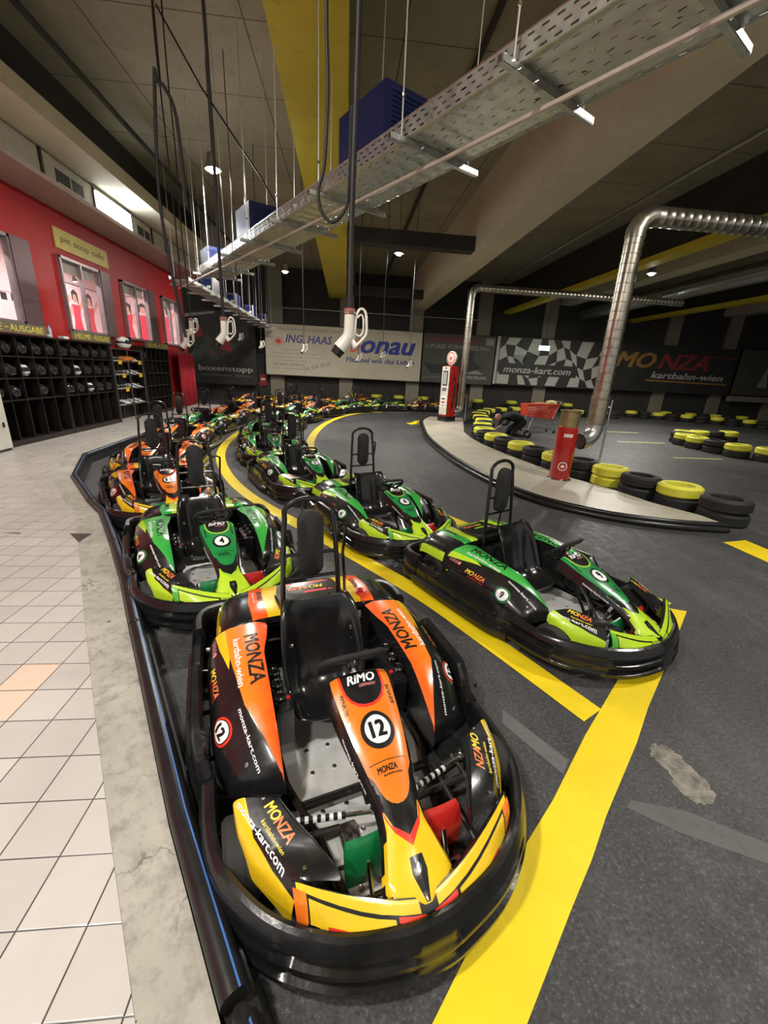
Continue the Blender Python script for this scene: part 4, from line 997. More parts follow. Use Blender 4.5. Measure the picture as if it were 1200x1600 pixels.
# ------------------------------------------------------------ helmet shelves
SHW = mat('dark_stained_shelf', (.013, .008, .007), .45, noise=.3, scale=6)
def shelf(name, ya, yb, zt, rows, ncol, label):
    e = empty(name, (-5.95, ya, PH)); tag(e, label, 'shelf'); w = yb-ya; dep = .33; t = .028
    kid('carcass', MB().box((-dep/2, t/2, (zt-PH)/2), (dep, t, zt-PH), SHW).box((-dep/2, w-t/2, (zt-PH)/2), (dep, t, zt-PH), SHW).box((-dep/2, w/2, zt-PH-t/2), (dep, w-2*t, t), SHW).box((-dep/2, w/2, .05), (dep, w-2*t, .1), SHW).box((-dep+.01, w/2, (zt-PH)/2), (.012, w-2*t, zt-PH-.02), SHW), e, 0)
    for z in rows: kid('shelf_board', MB().box((-dep/2, w/2, z-PH), (dep-.02, w-2*t, .022), SHW), e, 0)
    for k in range(1, ncol): kid('divider', MB().box((-dep/2, w*k/ncol, (zt-PH)/2), (dep-.03, .016, zt-PH-.12), SHW), e, 0)
    return e
shelf('helmet_shelf', 7.82, 9.76, 2.08, (1.69, 1.31, .93), 5, 'dark wooden helmet shelf nearest the left picture edge')
shelf('helmet_shelf', 9.78, 11.75, 2.08, (1.69, 1.31, .93), 5, 'dark wooden helmet shelf between the first one and the metal rack')
shelf('helmet_shelf', 13.55, 15.4, 2.12, (1.73, 1.36, .99, .62), 6, 'dark almost empty shelf unit right of the metal rack')
HB = mat('helmet_black', (.022, .022, .024), .15, coat=.6, noise=.2); HW = mat('helmet_white', (.75, .75, .75), .2, coat=.6, noise=.05); VIS = mat('visor_dark', (.02, .02, .025), .08, coat=.5, noise=.1)
def helmet(shell, stripe):
    e = empty('helmet'); m = MB(); G = []; n = 22
    for i in range(13):
        th = math.pi*(.02+.78*i/12); row = []
        for k in range(n+1):
            a = 2*math.pi*k/n; x, y, z = math.sin(th)*math.cos(a), math.sin(th)*math.sin(a), math.cos(th)
            rx = .145*(1+.10*max(0, x)*(1 if z < .1 else 0)); p = Vector((x*rx, y*.115, .125+z*.128)); row.append(p)
        G.append(row)
    m.grid(G, shell)
    k_ = m.slot(VIS)
    for q, f in enumerate(m.f):
        c = sum((Vector(m.v[i]) for i in f), Vector())/len(f)
        if c.x > .035 and .105 < c.z < .185: m.m[q] = k_
    if stripe:
        k2 = m.slot(stripe)
        for q, f in enumerate(m.f):
            c = sum((Vector(m.v[i]) for i in f), Vector())/len(f)
            if m.m[q] != k_ and .10 < c.z < .15 or (c.z > .23 and abs(c.y) < .03): m.m[q] = k2 if m.m[q] != k_ else k_
    kid('shell', m, e)
    G = [[Vector(((.149+dx)*math.cos(R(a))*(1.0), (.119+dx)*math.sin(R(a)), z)) for a in range(-75, 76, 10)] for z, dx in ((.105, .004), (.145, .008), (.185, .0))]
    v = MB(); v.grid(G, VIS); kid('visor', v, e)
    kid('chin_vent', MB().box((.158, 0, .07), (.012, .05, .016), VIS, bev=.003), e)
    return e
hb, hw = helmet(HB, None), helmet(HW, HB); first = {0: hb, 1: hw}; usedh = set()
ordn = ['first', 'second', 'third', 'fourth', 'fifth']
def put_helmet(kind, x, y, z, label, rz=0, s=1.0):
    p = first[kind]
    if kind in usedh: p = copy_tree(p)
    usedh.add(kind); p.location = (x, y, z); p.rotation_euler = (0, 0, R(rz)); p.scale = (s, s, s)
    tag(p, label, 'helmet', 'helmets in the shelves')
for u, ya, w, zt, layout in ((0, 7.82, 1.94, 0, ['00000', '10100', '00_0_']), (1, 9.78, 1.97, 0, ['00000', '01000', '00100'])):
    for r_, (z, row) in enumerate(zip((1.702, 1.322, .942), layout)):
        for k, c in enumerate(row):
            if u == 0 and r_ == 2: c = '00_0_'[k]
            if c == '_': continue
            put_helmet(int(c), -6.10, ya+w*(k+.5)/5+random.uniform(-.02, .02), z, '%s helmet in the %s row of the %s shelf unit, %s compartment from the left' % (('black', 'white')[int(c)], ('top', 'middle', 'third')[r_], ('nearest', 'second')[u], ordn[k]), random.uniform(-25, 25))
put_helmet(0, -6.1, 13.72, 1.742, 'single black helmet in the top left compartment of the far empty shelf')
put_helmet(0, -6.12, 11.95, 2.0, 'black helmet at the left on top of the metal rack', 20)
put_helmet(1, -6.08, 12.75, 2.0, 'big white helmet lying on top of the metal rack', 35, 1.25)
# metal rack with shoes
RKM = mat('rack_metal', (.16, .16, .15), .4, .7, noise=.2)
e = empty('metal_rack', (-5.95, 11.8, PH)); tag(e, 'grey metal rack with shoes between the dark helmet shelves', 'rack')
for y in (.02, .82, 1.66):
    for x in (-.015, -.33): kid('post', MB().box((x, y, .92), (.03, .03, 1.84), RKM), e, 0)
for z in (.42, .84, 1.2, 1.54, 1.85): kid('shelf_board', MB().box((-.17, .84, z), (.32, 1.66, .018), RKM), e, 0)
kid('added_backing', MB().box((-.345, .84, .93), (.01, 1.7, 1.84), SHW), e, 0)  # dark sheet added so the rack reads dark behind the shoes
def shoe(m1, m2):
    e = empty('shoe'); G = []
    for x, w, h in ((-.13, .02, .07), (-.125, .034, .10), (-.08, .036, .105), (-.03, .038, .10), (.02, .042, .07), (.07, .046, .05), (.11, .042, .04), (.135, .025, .03), (.14, .008, .02)):
        G.append([Vector((x, w*c, .012+h*s_)) for c, s_ in ((-1, 0), (-1, .35), (-.8, .8), (-.3, 1), (.3, 1), (.8, .8), (1, .35), (1, 0))])
    kid('upper', MB().grid(refine(G, 2, 1, 1), m1) or None, e) if False else None
    a = MB(); a.grid(refine(G, 2, 1, 1), m1); kid('upper', a, e)
    s_ = MB(); out = [(-.135, 0), (-.12, .034), (-.03, .036), (.07, .048), (.12, .04), (.145, 0), (.12, -.04), (.07, -.048), (-.03, -.036), (-.12, -.034)]; s_.prism(out, 0, .02, m2); kid('sole', s_, e)
    l = MB()
    for k in range(4): l.box((.0+.02*k, 0, .098-.013*k), (.006, .05, .006), WHT)
    kid('laces', l, e); return e
sh = [shoe(HB, HW), shoe(HW, HB)]; us = set()
for zi, z in enumerate((.42, .84, 1.2, 1.54)):
    for yi, y in enumerate((.22, .36, .52, .66, 1.02, 1.16, 1.34, 1.48)):
        if zi == 0 and yi < 4: pass
        kind = 1 if (yi >= 4 and yi % 2 == 0) or (zi == 0 and yi in (2, 3)) else 0
        p = sh[kind] if kind not in us else copy_tree(sh[kind]); us.add(kind); p.location = (-6.10, 11.8+y, PH+z+.0095)
        tag(p, ('white' if kind else 'black')+' shoe on the %s shelf of the metal rack, %s' % (('lowest', 'second', 'third', 'upper')[zi], ('far left', 'left of the middle', 'inner left', 'just left of the middle post', 'just right of the middle post', 'inner right', 'right of the middle', 'far right')[yi]), 'shoe', 'shoes on the metal rack')
YTAG = mat('yellow_tag', (.80, .50, .03), .5, noise=.08)
for y, z, lb in ((.30, 1.56, 'upper left'), (1.40, 1.56, 'upper right'), (.42, 1.22, 'middle left'), (1.36, 1.22, 'middle right'), (.50, .86, 'lower left')):
    tag(obj('price_tag', MB().box((-5.925, 11.8+y, PH+z-.03), (.008, .17, .11), YTAG).box((-5.92, 11.8+y, PH+z-.0), (.006, .11, .012), BLKP), smooth=0), 'small yellow tag on the %s of the metal rack' % lb, 'tag')
tag(obj('orange_box', MB().box((-6.0, 12.62, PH+1.62), (.14, .5, .11), mat('orange_card', (.65, .20, .03), .6, noise=.1), bev=.01)), 'orange box on the upper shelf of the metal rack under the white helmet', 'box')
# white cabinet at the left edge
e = empty('white_cabinet', (-5.80, 7.30, PH)); tag(e, 'white cabinet cut by the left picture edge below the helmet shelf', 'cabinet'); WCAB = mat('cabinet_white', (.55, .54, .48), .5, noise=.08)
kid('body', MB().box((-.2, 0, .55), (.4, .94, 1.02), WCAB, bev=.01), e); kid('plinth', MB().box((-.2, 0, .025), (.36, .9, .05), DGR), e); kid('handle', MB().box((.01, .36, .45), (.02, .02, .08), BLKP), e)
# bottle and cloth on the shelf top
m = MB(); m.lathe([(.03, 0), (.035, .01), (.035, .15), (.012, .2), (.012, .22)], mat('clear_bottle', (.45, .52, .60), .15, noise=.1), c=(-5.98, 9.62, 2.082), n=14); m.lathe([(.015, 0), (.015, .02), (0, .02)], BLUE, c=(-5.98, 9.62, 2.302), n=10)
tag(obj('bottle', m), 'clear water bottle on the shelf top beside the left counter sign', 'bottle')
tag(obj('paper_towel', MB().box((-5.99, 9.52, 2.11), (.16, .07, .055), HW, rz=.3, bev=.02)), 'crumpled white cloth on the shelf top left of the bottle', 'cloth')
tag(obj('card_box', MB().box((-5.99, 10.05, 2.11), (.12, .18, .05), HW, bev=.008)), 'small white box on the shelf top left of the middle counter sign', 'box')
# red curtain at the wall end
G = []; 
for k in range(49):
    y = 16.4+1.6*k/48; x = -6.02+.045*math.sin(k*.9)+.02*math.sin(k*2.3); G.append([Vector((x, y, 2.02)), Vector((x*1.0, y, 1.2)), Vector((x+.01, y+.005*math.sin(k), .17))])
m = MB(); m.grid(G, mat('red_curtain_cloth', (.38, .01, .025), .8, noise=.25, scale=4)); cu = tag(obj('red_curtain', m), 'dark red curtain hanging at the far end of the red wall', 'curtain')
md = cu.modifiers.new('t', 'SOLIDIFY'); md.thickness = .006
tag(obj('curtain_rail', MB().tube([(-6.02, 16.3, 2.04), (-6.02, 18.1, 2.04)], .015, GALV, 8).tube([(-6.02, 16.4, 2.04), (-6.21, 16.4, 2.04)], .012, GALV, 8).tube([(-6.02, 18.0, 2.04), (-6.21, 18.0, 2.04)], .012, GALV, 8)), 'thin metal rail holding the red curtain', 'rail')

# ------------------------------------------------------------ banners on the back wall
BY = 23.9
def banner(xa, xb, za, zb, col, label, fn, name='banner'):
    e = empty(name, ((xa+xb)/2, BY, (za+zb)/2)); tag(e, label, 'banner'); w = xb-xa; h = zb-za
    m = MB(); m.box((0, 0, 0), (w, .03, h), col); d = lambda s_, c_, cx, cz, tw, th, sh=0., b=.015: text(m, s_, c_, (cx, -.016, cz), (1, 0, 0), (0, 0, 1), tw, th, None, sh, b, .004)
    q = lambda pts, c_, dy=.004: m.add([(x, -.015-dy, z) for x, z in pts], [tuple(reversed(range(len(pts))))], c_)
    fn(m, d, q, w, h); kid('print', m, e, 0)
    [kid('rail', MB().box((0, .21, sg*(h/2+.02)), (w, .42, .04), DARKW), e, 0) for sg in (1, -1)]; return e
NAVY = mat('navy_print', (.02, .035, .30), .5, noise=.08); CRM = concrete('cream_banner_cloth', (.50, .46, .34), (.60, .56, .43), (.42, .38, .28), .35, .7, None, .05)
DK = mat('dark_banner_cloth', (.035, .033, .032), .6, noise=.3, scale=1); OLB = mat('olive_banner_cloth', (.085, .080, .068), .6, noise=.25, scale=.8); GRY = mat('grey_print', (.30, .29, .27), .6, noise=.15); DRP = mat('dull_red_print', (.28, .02, .03), .6, noise=.3, scale=2); LTR = mat('banner_white_print', (.50, .49, .44), .6, noise=.1)
def b_ing(m, d, q, w, h):
    q([(-w/2+.02, h/2-.35), (-w/2+.02, -h/2+.02), (.3, -h/2+.02), (-2.2, .3), (-3.7, h/2-.1)], mat('pale_banner_field', (.62, .58, .46), .7, noise=.08), .002)
    d('ANHÄNGERVERLEIH', GRY, -1.9, 1.05, 3.2, .17); d('ING. HAAS', NAVY, -1.9, .58, 2.45, .40, .25)
    st = []
    for k in range(18): r_ = (.38 if k % 2 == 0 else .09)*(1+(.4 if k == 0 else 0)); st.append((-3.5+r_*math.cos(R(20*k)), .42+r_*math.sin(R(20*k))*.8))
    q(st, REDP)
    for k, (x, wd) in enumerate(((-2.7, 1.5), (-2.65, 2.4), (-2.6, 2.9), (-2.75, 1.6))): d('Transporter und Anhänger', GRY, x, .02-.18*k, wd, .09, 0, 0)
    d('VERLEIH & VERKAUF', GRY, -3.0, -.72, 1.7, .11); d('Wien, Industriestrasse', GRY, -3.0, -.92, 1.7, .09, 0, 0)
    text(m, 'Tel. 618 72 09', GRY, (-1.5, -.018, -.75), (1, 0, .22), (-.22, 0, 1), 1.5, .19, None, .1, .015, .006)
    d('D', REDP, .55, .40, .55, .62, .3); d('onau', NAVY, 2.35, .38, 3.0, .66, .3, .03); q([(.2, .62), (1.0, .72), (1.0, .66), (.2, .54)], REDP, .006)
    d('Flexibel wie das Leben', NAVY, 1.95, -.30, 3.75, .26, .2)
banner(-4.25, 4.12, 1.34, 3.86, CRM, 'large cream banner with blue and red lettering on the back wall', b_ing)
def b_box(m, d, q, w, h):
    rnd = random.Random(3)
    for k in range(9):
        cx, cz, r_ = rnd.uniform(-1.5, 1.5), rnd.uniform(-.5, 1.1), rnd.uniform(.15, .4); q([(cx+r_*rnd.uniform(.7, 1.2)*math.cos(a), cz+r_*rnd.uniform(.7, 1.2)*math.sin(a)) for a in [6.283*i/9 for i in range(9)]], DRP if k % 2 else GRL, .002+k*.0003)
    q([(-1.9, 1.55), (-.4, 1.75), (-.4, 1.65), (-1.9, 1.4)], GRY)
    d('boxenstopp', LTR, 0, -1.05, 2.8, .35); d('kartbahn wien', GRY, 0, -1.35, 2.5, .08, 0, 0)
banner(-7.95, -4.75, .75, 4.3, DK, 'tall dark boxenstopp banner between the red wall and the cream banner', b_box)
def b_pur(m, d, q, w, h):
    d('MOTORSPORT', DRP, -.4, .95, 3.0, .28, .2); d('= PURES FORMELFEELING', GRY, -.1, .62, 3.6, .22, .2); q([(1.45, .8), (1.9, .8), (1.9, 1.15), (1.45, 1.15)], GRY)
    q([(-2, -.2), (-1.2, -.35), (-.1, -.1), (.2, .4), (.8, .45), (.9, -.1), (1.5, -.4), (.2, -.75), (-1.5, -.8)], DK); q([(.1, .0), (.45, .0), (.45, .5), (.2, .55)], DARKW, .006)
    d('FORMELFEELING', LTR, .95, -.92, 1.5, .16); q([(.4, -.74), (1.5, -.74), (1.25, -.60), (1.0, -.50), (.8, -.60)], GRY); d('formelfeeling.at', GRY, -1.3, -1.0, 1.2, .1, 0, 0)
banner(4.2, 8.25, 1.36, 3.86, OLB, 'dark olive banner about formula racing right of the cream banner', b_pur)
def b_chk(m, d, q, w, h):
    nx, nz = 12, 4
    def P(i, j):
        x = -w/2+.2+i*(w-.25)/nx; z = -h/2+.03+j*(h-.06)/nz
        return (x+.25*math.sin(j*1.3+i*.8)*(0 if i in (0, nx) else 1), max(-h/2+.02, min(h/2-.02, z+.28*math.sin(i*1.1)*(0 if j in (0, nz) else 1))))
    for i in range(nx):
        for j in range(nz):
            if (i+j) % 2 == 0: q([P(i, j), P(i+1, j), P(i+1, j+1), P(i, j+1)], LTR, .002)
    q([(-w/2, -h/2), (-w/2+.16, -h/2), (-w/2+.16, h/2), (-w/2, h/2)], LTR, .003)
    q([(-3.0, -.72), (1.6, -.72), (1.6, -.10), (-3.0, -.10)], DK, .005); text(m, 'monza-kart.com', LTR, (-.75, -.016, -.42), (1, 0, 0), (0, 0, 1), 4.0, .36, None, .2, .02, .009)
banner(8.32, 14.9, 1.42, 3.92, DK, 'black and white chequered banner with the kart web address', b_chk)
def b_mon(m, d, q, w, h):
    MY = mat('monza_yellow', (.36, .20, .04), .6, noise=.1); MR = mat('monza_red', (.28, .035, .03), .6, noise=.1)
    d('MO', MY, -2.35, .42, 2.5, .85, .3, .03); d('NZA', MR, .65, .42, 3.2, .85, .3, .03); d('kartbahn-wien', LTR, 1.1, -.35, 4.6, .36, .2, .025)
    q([(-1.5, -.62), (3.7, -.66), (3.7, -.74), (-1.5, -.70)], MY); q([(1.9, .84), (3.9, .80), (3.9, .74), (1.9, .78)], MR)
banner(15.0, 23.0, 1.46, 3.95, DK, 'dark banner with big yellow and red kart track lettering', b_mon)
def b_grn(m, d, q, w, h):
    q([(-2.3, -.6), (-.8, .9), (.5, .2), (2.2, 1.0), (2.2, -.9), (-2.2, -1.0)], mat('green_grey_print', (.07, .085, .05), .7, noise=.4, scale=1)); q([(-1.9, -.8), (-1.5, .4), (-1.2, -.8)], GRY, .006); q([(-1, -.8), (-.6, .3), (-.3, -.8)], GRY, .006)
banner(23.2, 30.0, 1.5, 4.0, OLB, 'dim greenish picture banner at the right end of the back wall', b_grn)
tag(obj('white_ledge', MB().box((26.5, 23.75, 1.25), (7, .3, .3), PILC)), 'pale ledge under the greenish banner at the right', 'ledge')
# emergency exit sign
e = empty('exit_sign', (10.37, 22.4, 3.34)); tag(e, 'small glowing exit sign hanging before the chequered banner', 'sign')
kid('panel', MB().box((0, 0, 0), (.55, .06, .22), mat('exit_glow', (.55, 1.0, .75), .4, emit=5)), e, 0); kid('bracket', MB().tube([(0, 0, .11), (0, 0, 3.26)], .01, DARKW, 6), e)
tag(obj('fire_box', MB().box((-4.52, 24.41, 1.0), (.4, .18, .6), mat('fire_red', (.35, .02, .02), .5, noise=.1), bev=.01).box((-4.52, 24.315, 1.05), (.22, .01, .1), WHT)), 'small red box on the wall left of the cream banner', 'box')

# ------------------------------------------------------------ tyres
YT = mat('yellow_tyre_paint', (.72, .70, .06), .6, noise=.12, scale=12); 
def tyre_mesh(top, r=.302, h=.175):
    m = MB(); prof = [(r*.62, .01), (r*.66, 0), (r*.86, 0), (r*.95, .02)]
    for q in range(7):
        z = .03+(h-.06)*q/7; prof += [(r, z), (r, z+(h-.06)/7*.72), (r*.982, z+(h-.06)/7*.76), (r*.982, z+(h-.06)/7*.98)]
    prof += [(r*.95, h-.02), (r*.86, h), (r*.66, h), (r*.62, h-.01), (r*.60, h*.5)]
    m.lathe(prof, top, n=30, closed=True); return m.mesh('tyre')
TM = {k: tyre_mesh(v) for k, v in (('b', RUB), ('y', YT))}
def tyre(kind, x, y, z, label, group=None):
    o = D.objects.new('tyre', TM[kind]); COL.objects.link(o); o.location = (x, y, z); o.rotation_euler = (random.uniform(-.02, .02), random.uniform(-.02, .02), random.uniform(0, 6)); tag(o, label, 'tyre', group)
def yr(i): return ('nearest', 'second nearest', 'third nearest', 'fourth nearest', 'fifth nearest', 'sixth nearest', 'seventh nearest', 'eighth nearest', 'ninth nearest', 'tenth nearest', 'eleventh nearest', 'twelfth nearest', 'thirteenth nearest', 'fourteenth nearest', 'farthest')[min(i, 14)]
T1 = [(5.25, 4.96, 'b'), (5.12, 5.64, 'y'), (4.88, 6.2, 'b'), (4.78, 6.84, 'y'), (4.58, 7.44, 'b'), (4.38, 8.04, 'y'), (4.22, 8.66, 'b'), (4.13, 9.3, 'y'), (4.02, 9.95, 'b'), (3.99, 10.6, 'y'), (3.98, 11.25, 'b'), (4.08, 11.9, 'y'), (4.22, 12.55, 'b'), (4.45, 13.2, 'y'), (4.78, 13.8, 'b')]
for i, (x, y, c) in enumerate(T1):
    bot = 'y' if i == 3 else 'b'
    tyre(bot, x, y, 0, '%s tyre at the bottom of the %s stack along the middle island' % ({'b': 'black', 'y': 'yellow'}[bot], yr(i)), 'tyre wall of the middle island')
    tyre(c, x+random.uniform(-.01, .01), y, .178, '%s tyre on top of the %s stack along the middle island' % ({'b': 'black', 'y': 'yellow'}[c], yr(i)), 'tyre wall of the middle island')
def row(P, grp, lb, nst=2, step=.66, seq='yb'):
    acc = [Vector(P[0])]; C = [Vector(p) for p in P]; pos = []
    L = [0]; 
    for i in range(1, len(C)): L.append(L[-1]+(C[i]-C[i-1]).length)
    n = int(L[-1]/step)
    for k in range(n+1):
        s_ = k*step; i = max(j for j in range(len(L)) if L[j] <= s_+1e-6); i = min(i, len(C)-2); t = (s_-L[i])/(L[i+1]-L[i]); p = C[i].lerp(C[i+1], t)
        c = seq[k % len(seq)]
        for q in range(nst): tyre(c if q == nst-1 else 'b', p.x, p.y, .178*q, ('yellow' if c == 'y' else 'black')+' top tyre of '+lb if q == nst-1 else 'black lower tyre of '+lb, grp)
row([(4.95, 14.6), (5.5, 17.0), (6.6, 19.3), (8.3, 21.0), (10.3, 22.0)], 'tyre wall behind the petrol pump', 'the tyre wall curving away behind the petrol pump')
row([(13.6, 13.6), (11.6, 13.3), (10.9, 12.6), (10.7, 11.6), (10.75, 10.4), (11.3, 9.6), (12.4, 9.4)], 'tyre ring at the right', 'the tyre ring at the right picture edge', seq='yby')
row([(12.2, 21.2), (14.4, 21.2)], 'short tyre wall before the back wall', 'the short tyre wall in front of the yellow and red banner')
row([(16.2, 22.6), (18.6, 21.0), (20.4, 19.4), (20.9, 17.4)], 'far right tyre wall', 'the tyre wall at the far right')
row([(18.8, 23.2), (21.0, 22.6), (23.2, 21.9)], 'second far right tyre wall', 'the rear tyre wall at the far right')
for k, (x, lb) in enumerate(((.5, 'first'), (1.75, 'second'), (3.0, 'third'), (4.4, 'fourth'), (5.9, 'fifth'), (7.6, 'sixth'), (9.6, 'seventh'), (11.3, 'eighth'), (13.0, 'ninth'), (15.0, 'tenth'))):
    for q in range(3): tyre('y' if q == 2 else 'b', x, 23.85, .178*q, ('yellow top' if q == 2 else ('black middle', 'black bottom')[1-q if q < 2 else 0])+' tyre of the %s stack from the left against the back wall' % lb, 'tyre stacks against the back wall')
e = empty('traffic_cone', (.85, 22.6, 0)); tag(e, 'small orange traffic cone in front of the back wall tyres', 'cone')
kid('cone_body', MB().lathe([(.15, .02), (.13, .03), (.03, .62), (.025, .63), (0, .63)], mat('cone_orange', (.8, .10, .03), .5, noise=.1), n=16), e); kid('base', MB().box((0, 0, .012), (.36, .36, .024), RUB, bev=.005), e)

# ------------------------------------------------------------ petrol pump
PRED = mat('pump_red', (.42, .015, .012), .25, coat=.5, noise=.15); PCR = mat('pump_cream', (.66, .64, .56), .35, noise=.08)
e = empty('petrol_pump', (3.86, 15.75, .09), R(-60)); tag(e, 'old red and white petrol pump with a round globe on the island', 'petrol pump')
kid('body', MB().box((.0, 0, 1.0), (.46, .44, 1.98), PRED, bev=.05), e)
kid('front_panel', MB().box((0, -.225, 1.10), (.40, .03, 1.72), PCR, bev=.02).box((0, -.242, .72), (.26, .006, .42), WHT).box((0, -.247, .82), (.16, .004, .05), BLKP).box((0, -.247, .70), (.16, .004, .07), REDP).box((0, -.247, .58), (.12, .004, .03), BLKP), e)
kid('gauge_window', MB().box((0, -.242, 1.55), (.26, .02, .52), TUBE, bev=.01).box((0, -.254, 1.55), (.20, .01, .44), mat('gauge_glass', (.35, .36, .33), .1, noise=.1)), e)
kid('display', MB().box((0, -.242, 1.16), (.24, .02, .12), CHR, bev=.01).lathe([(.035, 0), (.035, .02), (0, .02)], BLKP, c=(0, -.25, 1.90), axis='y', n=12), e)
kid('plinth', MB().box((0, 0, .10), (.50, .48, .20), BLK, bev=.02), e)
kid('hose', MB().tube([(.24, 0, 1.6), (.34, -.05, 1.5), (.36, -.1, 1.0), (.33, -.1, .5), (.30, -.05, .45), (.27, .05, .8), (.26, .08, 1.3)], .02, TUBE, 8), e)
m = MB(); m.lathe([(.0, -.05), (.21, -.05), (.24, -.03), (.24, .03), (.21, .05), (0, .05)], PCR, c=(0, 0, 2.26), axis='y', n=28)
for rr in ((.19, RING),): decal(m, rr[1], REDP, (0, -.05, 2.26), (1, 0, 0), (0, 0, 1), .40, .40, None, .002)
decal(m, poly2d([(.5*(.9 if k % 2 == 0 else .38)*math.sin(R(36*k)), .5*(.9 if k % 2 == 0 else .38)*math.cos(R(36*k))) for k in range(10)]), REDP, (0, -.05, 2.25), (1, 0, 0), (0, 0, 1), .20, .20, None, .003)
g_ = kid('globe', m, e); kid('globe_neck', MB().lathe([(.09, 0), (.09, .05), (.06, .06)], CHR, c=(0, 0, 1.985), n=14), g_)

# ------------------------------------------------------------ steel ducts on the island
DUC = mat('spiral_duct_steel', (.50, .47, .40), .3, .95, noise=.3, scale=4, bump=.2, bscale=3)
def duct(x, y, r, zb, zt, xe, label, polex):
    e = empty('exhaust_duct', (x, y, .09)); tag(e, label, 'duct'); o = .09
    m = MB(); prof = []; z = zb-o+.25
    while z < zt-o-.1: prof += [(r, z), (r, z+.115), (r+.008, z+.12), (r+.008, z+.13)]; z += .135
    m.lathe(prof, DUC, n=24); kid('riser', m, e)
    q = MB(); P = [(0, 0, zt-o-.12), (0, 0, zt-o-.02), (.05, 0, zt-o+.10), (.14, 0, zt-o+.17), (.24, 0, zt-o+.19)]; q.tube(P, r+.012, DUC, 20); kid('top_elbow', q, e)
    h = MB(); P = []; rr = []; xx = .22
    while xx < xe-x: P += [(xx, 0, zt-o+.19), (xx+.12, 0, zt-o+.19), (xx+.13, 0, zt-o+.19)]; rr += [r, r, r+.007]; xx += .14
    h.tube(P, r, DUC, 20, radii=rr); kid('horizontal_run', h, e)
    c = MB(); c.lathe([(r+.014, zb-o+.20), (r+.02, zb-o+.21), (r+.02, zb-o+.23), (r+.010, zb-o+.24), (r+.010, zb-o+.62), (r+.02, zb-o+.63), (r+.02, zb-o+.65), (r+.01, zb-o+.66)], mat('duct_collar', (.42, .38, .28), .35, .9, noise=.2), n=24); kid('collar', c, e)
    b = MB(); P = [(0, 0, zb-o+.22), (0, 0, zb-o+.12), (-.03, -.01, zb-o+.03), (-.10, -.03, zb-o-.05), (-.20, -.06, zb-o-.09), (-.27, -.08, zb-o-.10)]; b.tube(P, r+.005, CHR if False else GALV, 20, caps=False); b.tube([P[-1], (-.275, -.081, zb-o-.10)], r-.01, HAIR, 20); kid('outlet_elbow', b, e)
    kid('support_pole', MB().tube([(polex, -.03, 0), (polex, -.03, zb-o+.62)], .018, GALV, 8).tube([(polex, -.03, zb-o+.5), (r*.9, 0, zb-o+.5)], .012, GALV, 8).lathe([(.05, 0), (.05, .01), (0, .01)], GALV, c=(polex, -.03, 0), n=12), e); return e
duct(4.40, 7.0, .135, .86, 4.0, 11.5, 'big shiny steel exhaust duct on the island behind the red bin', .20)
duct(4.45, 16.1, .125, .5, 4.55, 12.5, 'steel exhaust duct rising beside the petrol pump', .22)
# tall red bin
e = empty('ash_bin', (3.83, 6.85, .09)); tag(e, 'tall red cylindrical bin with a brass top before the steel duct', 'bin')
m = MB(); m.lathe([(.165, .03), (.172, .04), (.172, .92), (.165, .925)], PRED, n=30)
n_ = (-.35, -.93, 0); uu = (.93, -.35, 0); bv = m.bvh()
decal(m, RING, WHT, Vector((0, 0, .26))+Vector(n_)*.172, uu, (0, 0, 1), .15, .15, bv, .003); decal(m, poly2d([(.5*(.9 if k % 2 == 0 else .5)*math.sin(R(36*k)), .5*(.9 if k % 2 == 0 else .5)*math.cos(R(36*k))) for k in range(10)]), WHT, Vector((0, 0, .26))+Vector(n_)*.172, uu, (0, 0, 1), .09, .07, bv, .003)
for k in range(9): decal(m, RECT, WHT, Vector((0, 0, .79))+Vector(n_)*.172+Vector(uu)*(-.06+.016*k), uu, (0, 0, 1), .012, .05 if k % 3 else .065, bv, .003)
kid('body', m, e); kid('base_ring', MB().lathe([(.20, 0), (.20, .012), (.175, .03), (.165, .03)], CHR, n=28), e)
kid('brass_top', MB().lathe([(.165, .925), (.160, .93), (.158, 1.17), (.178, 1.18), (.18, 1.2), (.15, 1.2), (.145, 1.1), (0, 1.1)], mat('tarnished_brass', (.36, .28, .14), .4, .8, noise=.25), n=28), e)

# ------------------------------------------------------------ shopping cart
e = empty('shopping_cart', (6.75, 14.1, 0), R(4)); tag(e, 'red shopping cart standing behind the tyre wall', 'shopping cart'); CRT = mat('cart_red_plastic', (.72, .06, .025), .35, noise=.1, coat=.3)
def wallp(a, b, c_, d_, m, nx, nz):
    a, b, c_, d_ = map(Vector, (a, b, c_, d_))
    for i in range(nx+1):
        t = i/nx; m.tube([a.lerp(b, t), d_.lerp(c_, t)], .0075, CRT, 5)
    for j in range(nz+1):
        t = j/nz; m.tube([a.lerp(d_, t), b.lerp(c_, t)], .0075, CRT, 5)
m = MB(); L0, L1 = (-.62, .52), (-.52, .40); B, Tz = .52, .95
for y, yb in ((-.29, -.22), (.29, .22)): wallp((L0[0]+.03, yb, B+.05), (L0[1]-.12, yb, B-.05), (L0[1], y, Tz+.04), (L0[0], y*.85, Tz-.02), m, 26, 8)
wallp((L0[0]+.03, -.22, B+.05), (L0[0]+.03, .22, B+.05), (L0[0], .25, Tz-.02), (L0[0], -.25, Tz-.02), m, 12, 8); wallp((L0[1]-.12, -.22, B-.05), (L0[1]-.12, .22, B-.05), (L0[1], .29, Tz+.04), (L0[1], -.29, Tz+.04), m, 12, 8)
wallp((L0[0]+.03, -.22, B+.05), (L0[1]-.12, -.22, B-.05), (L0[1]-.12, .22, B-.05), (L0[0]+.03, .22, B+.05), m, 18, 8)
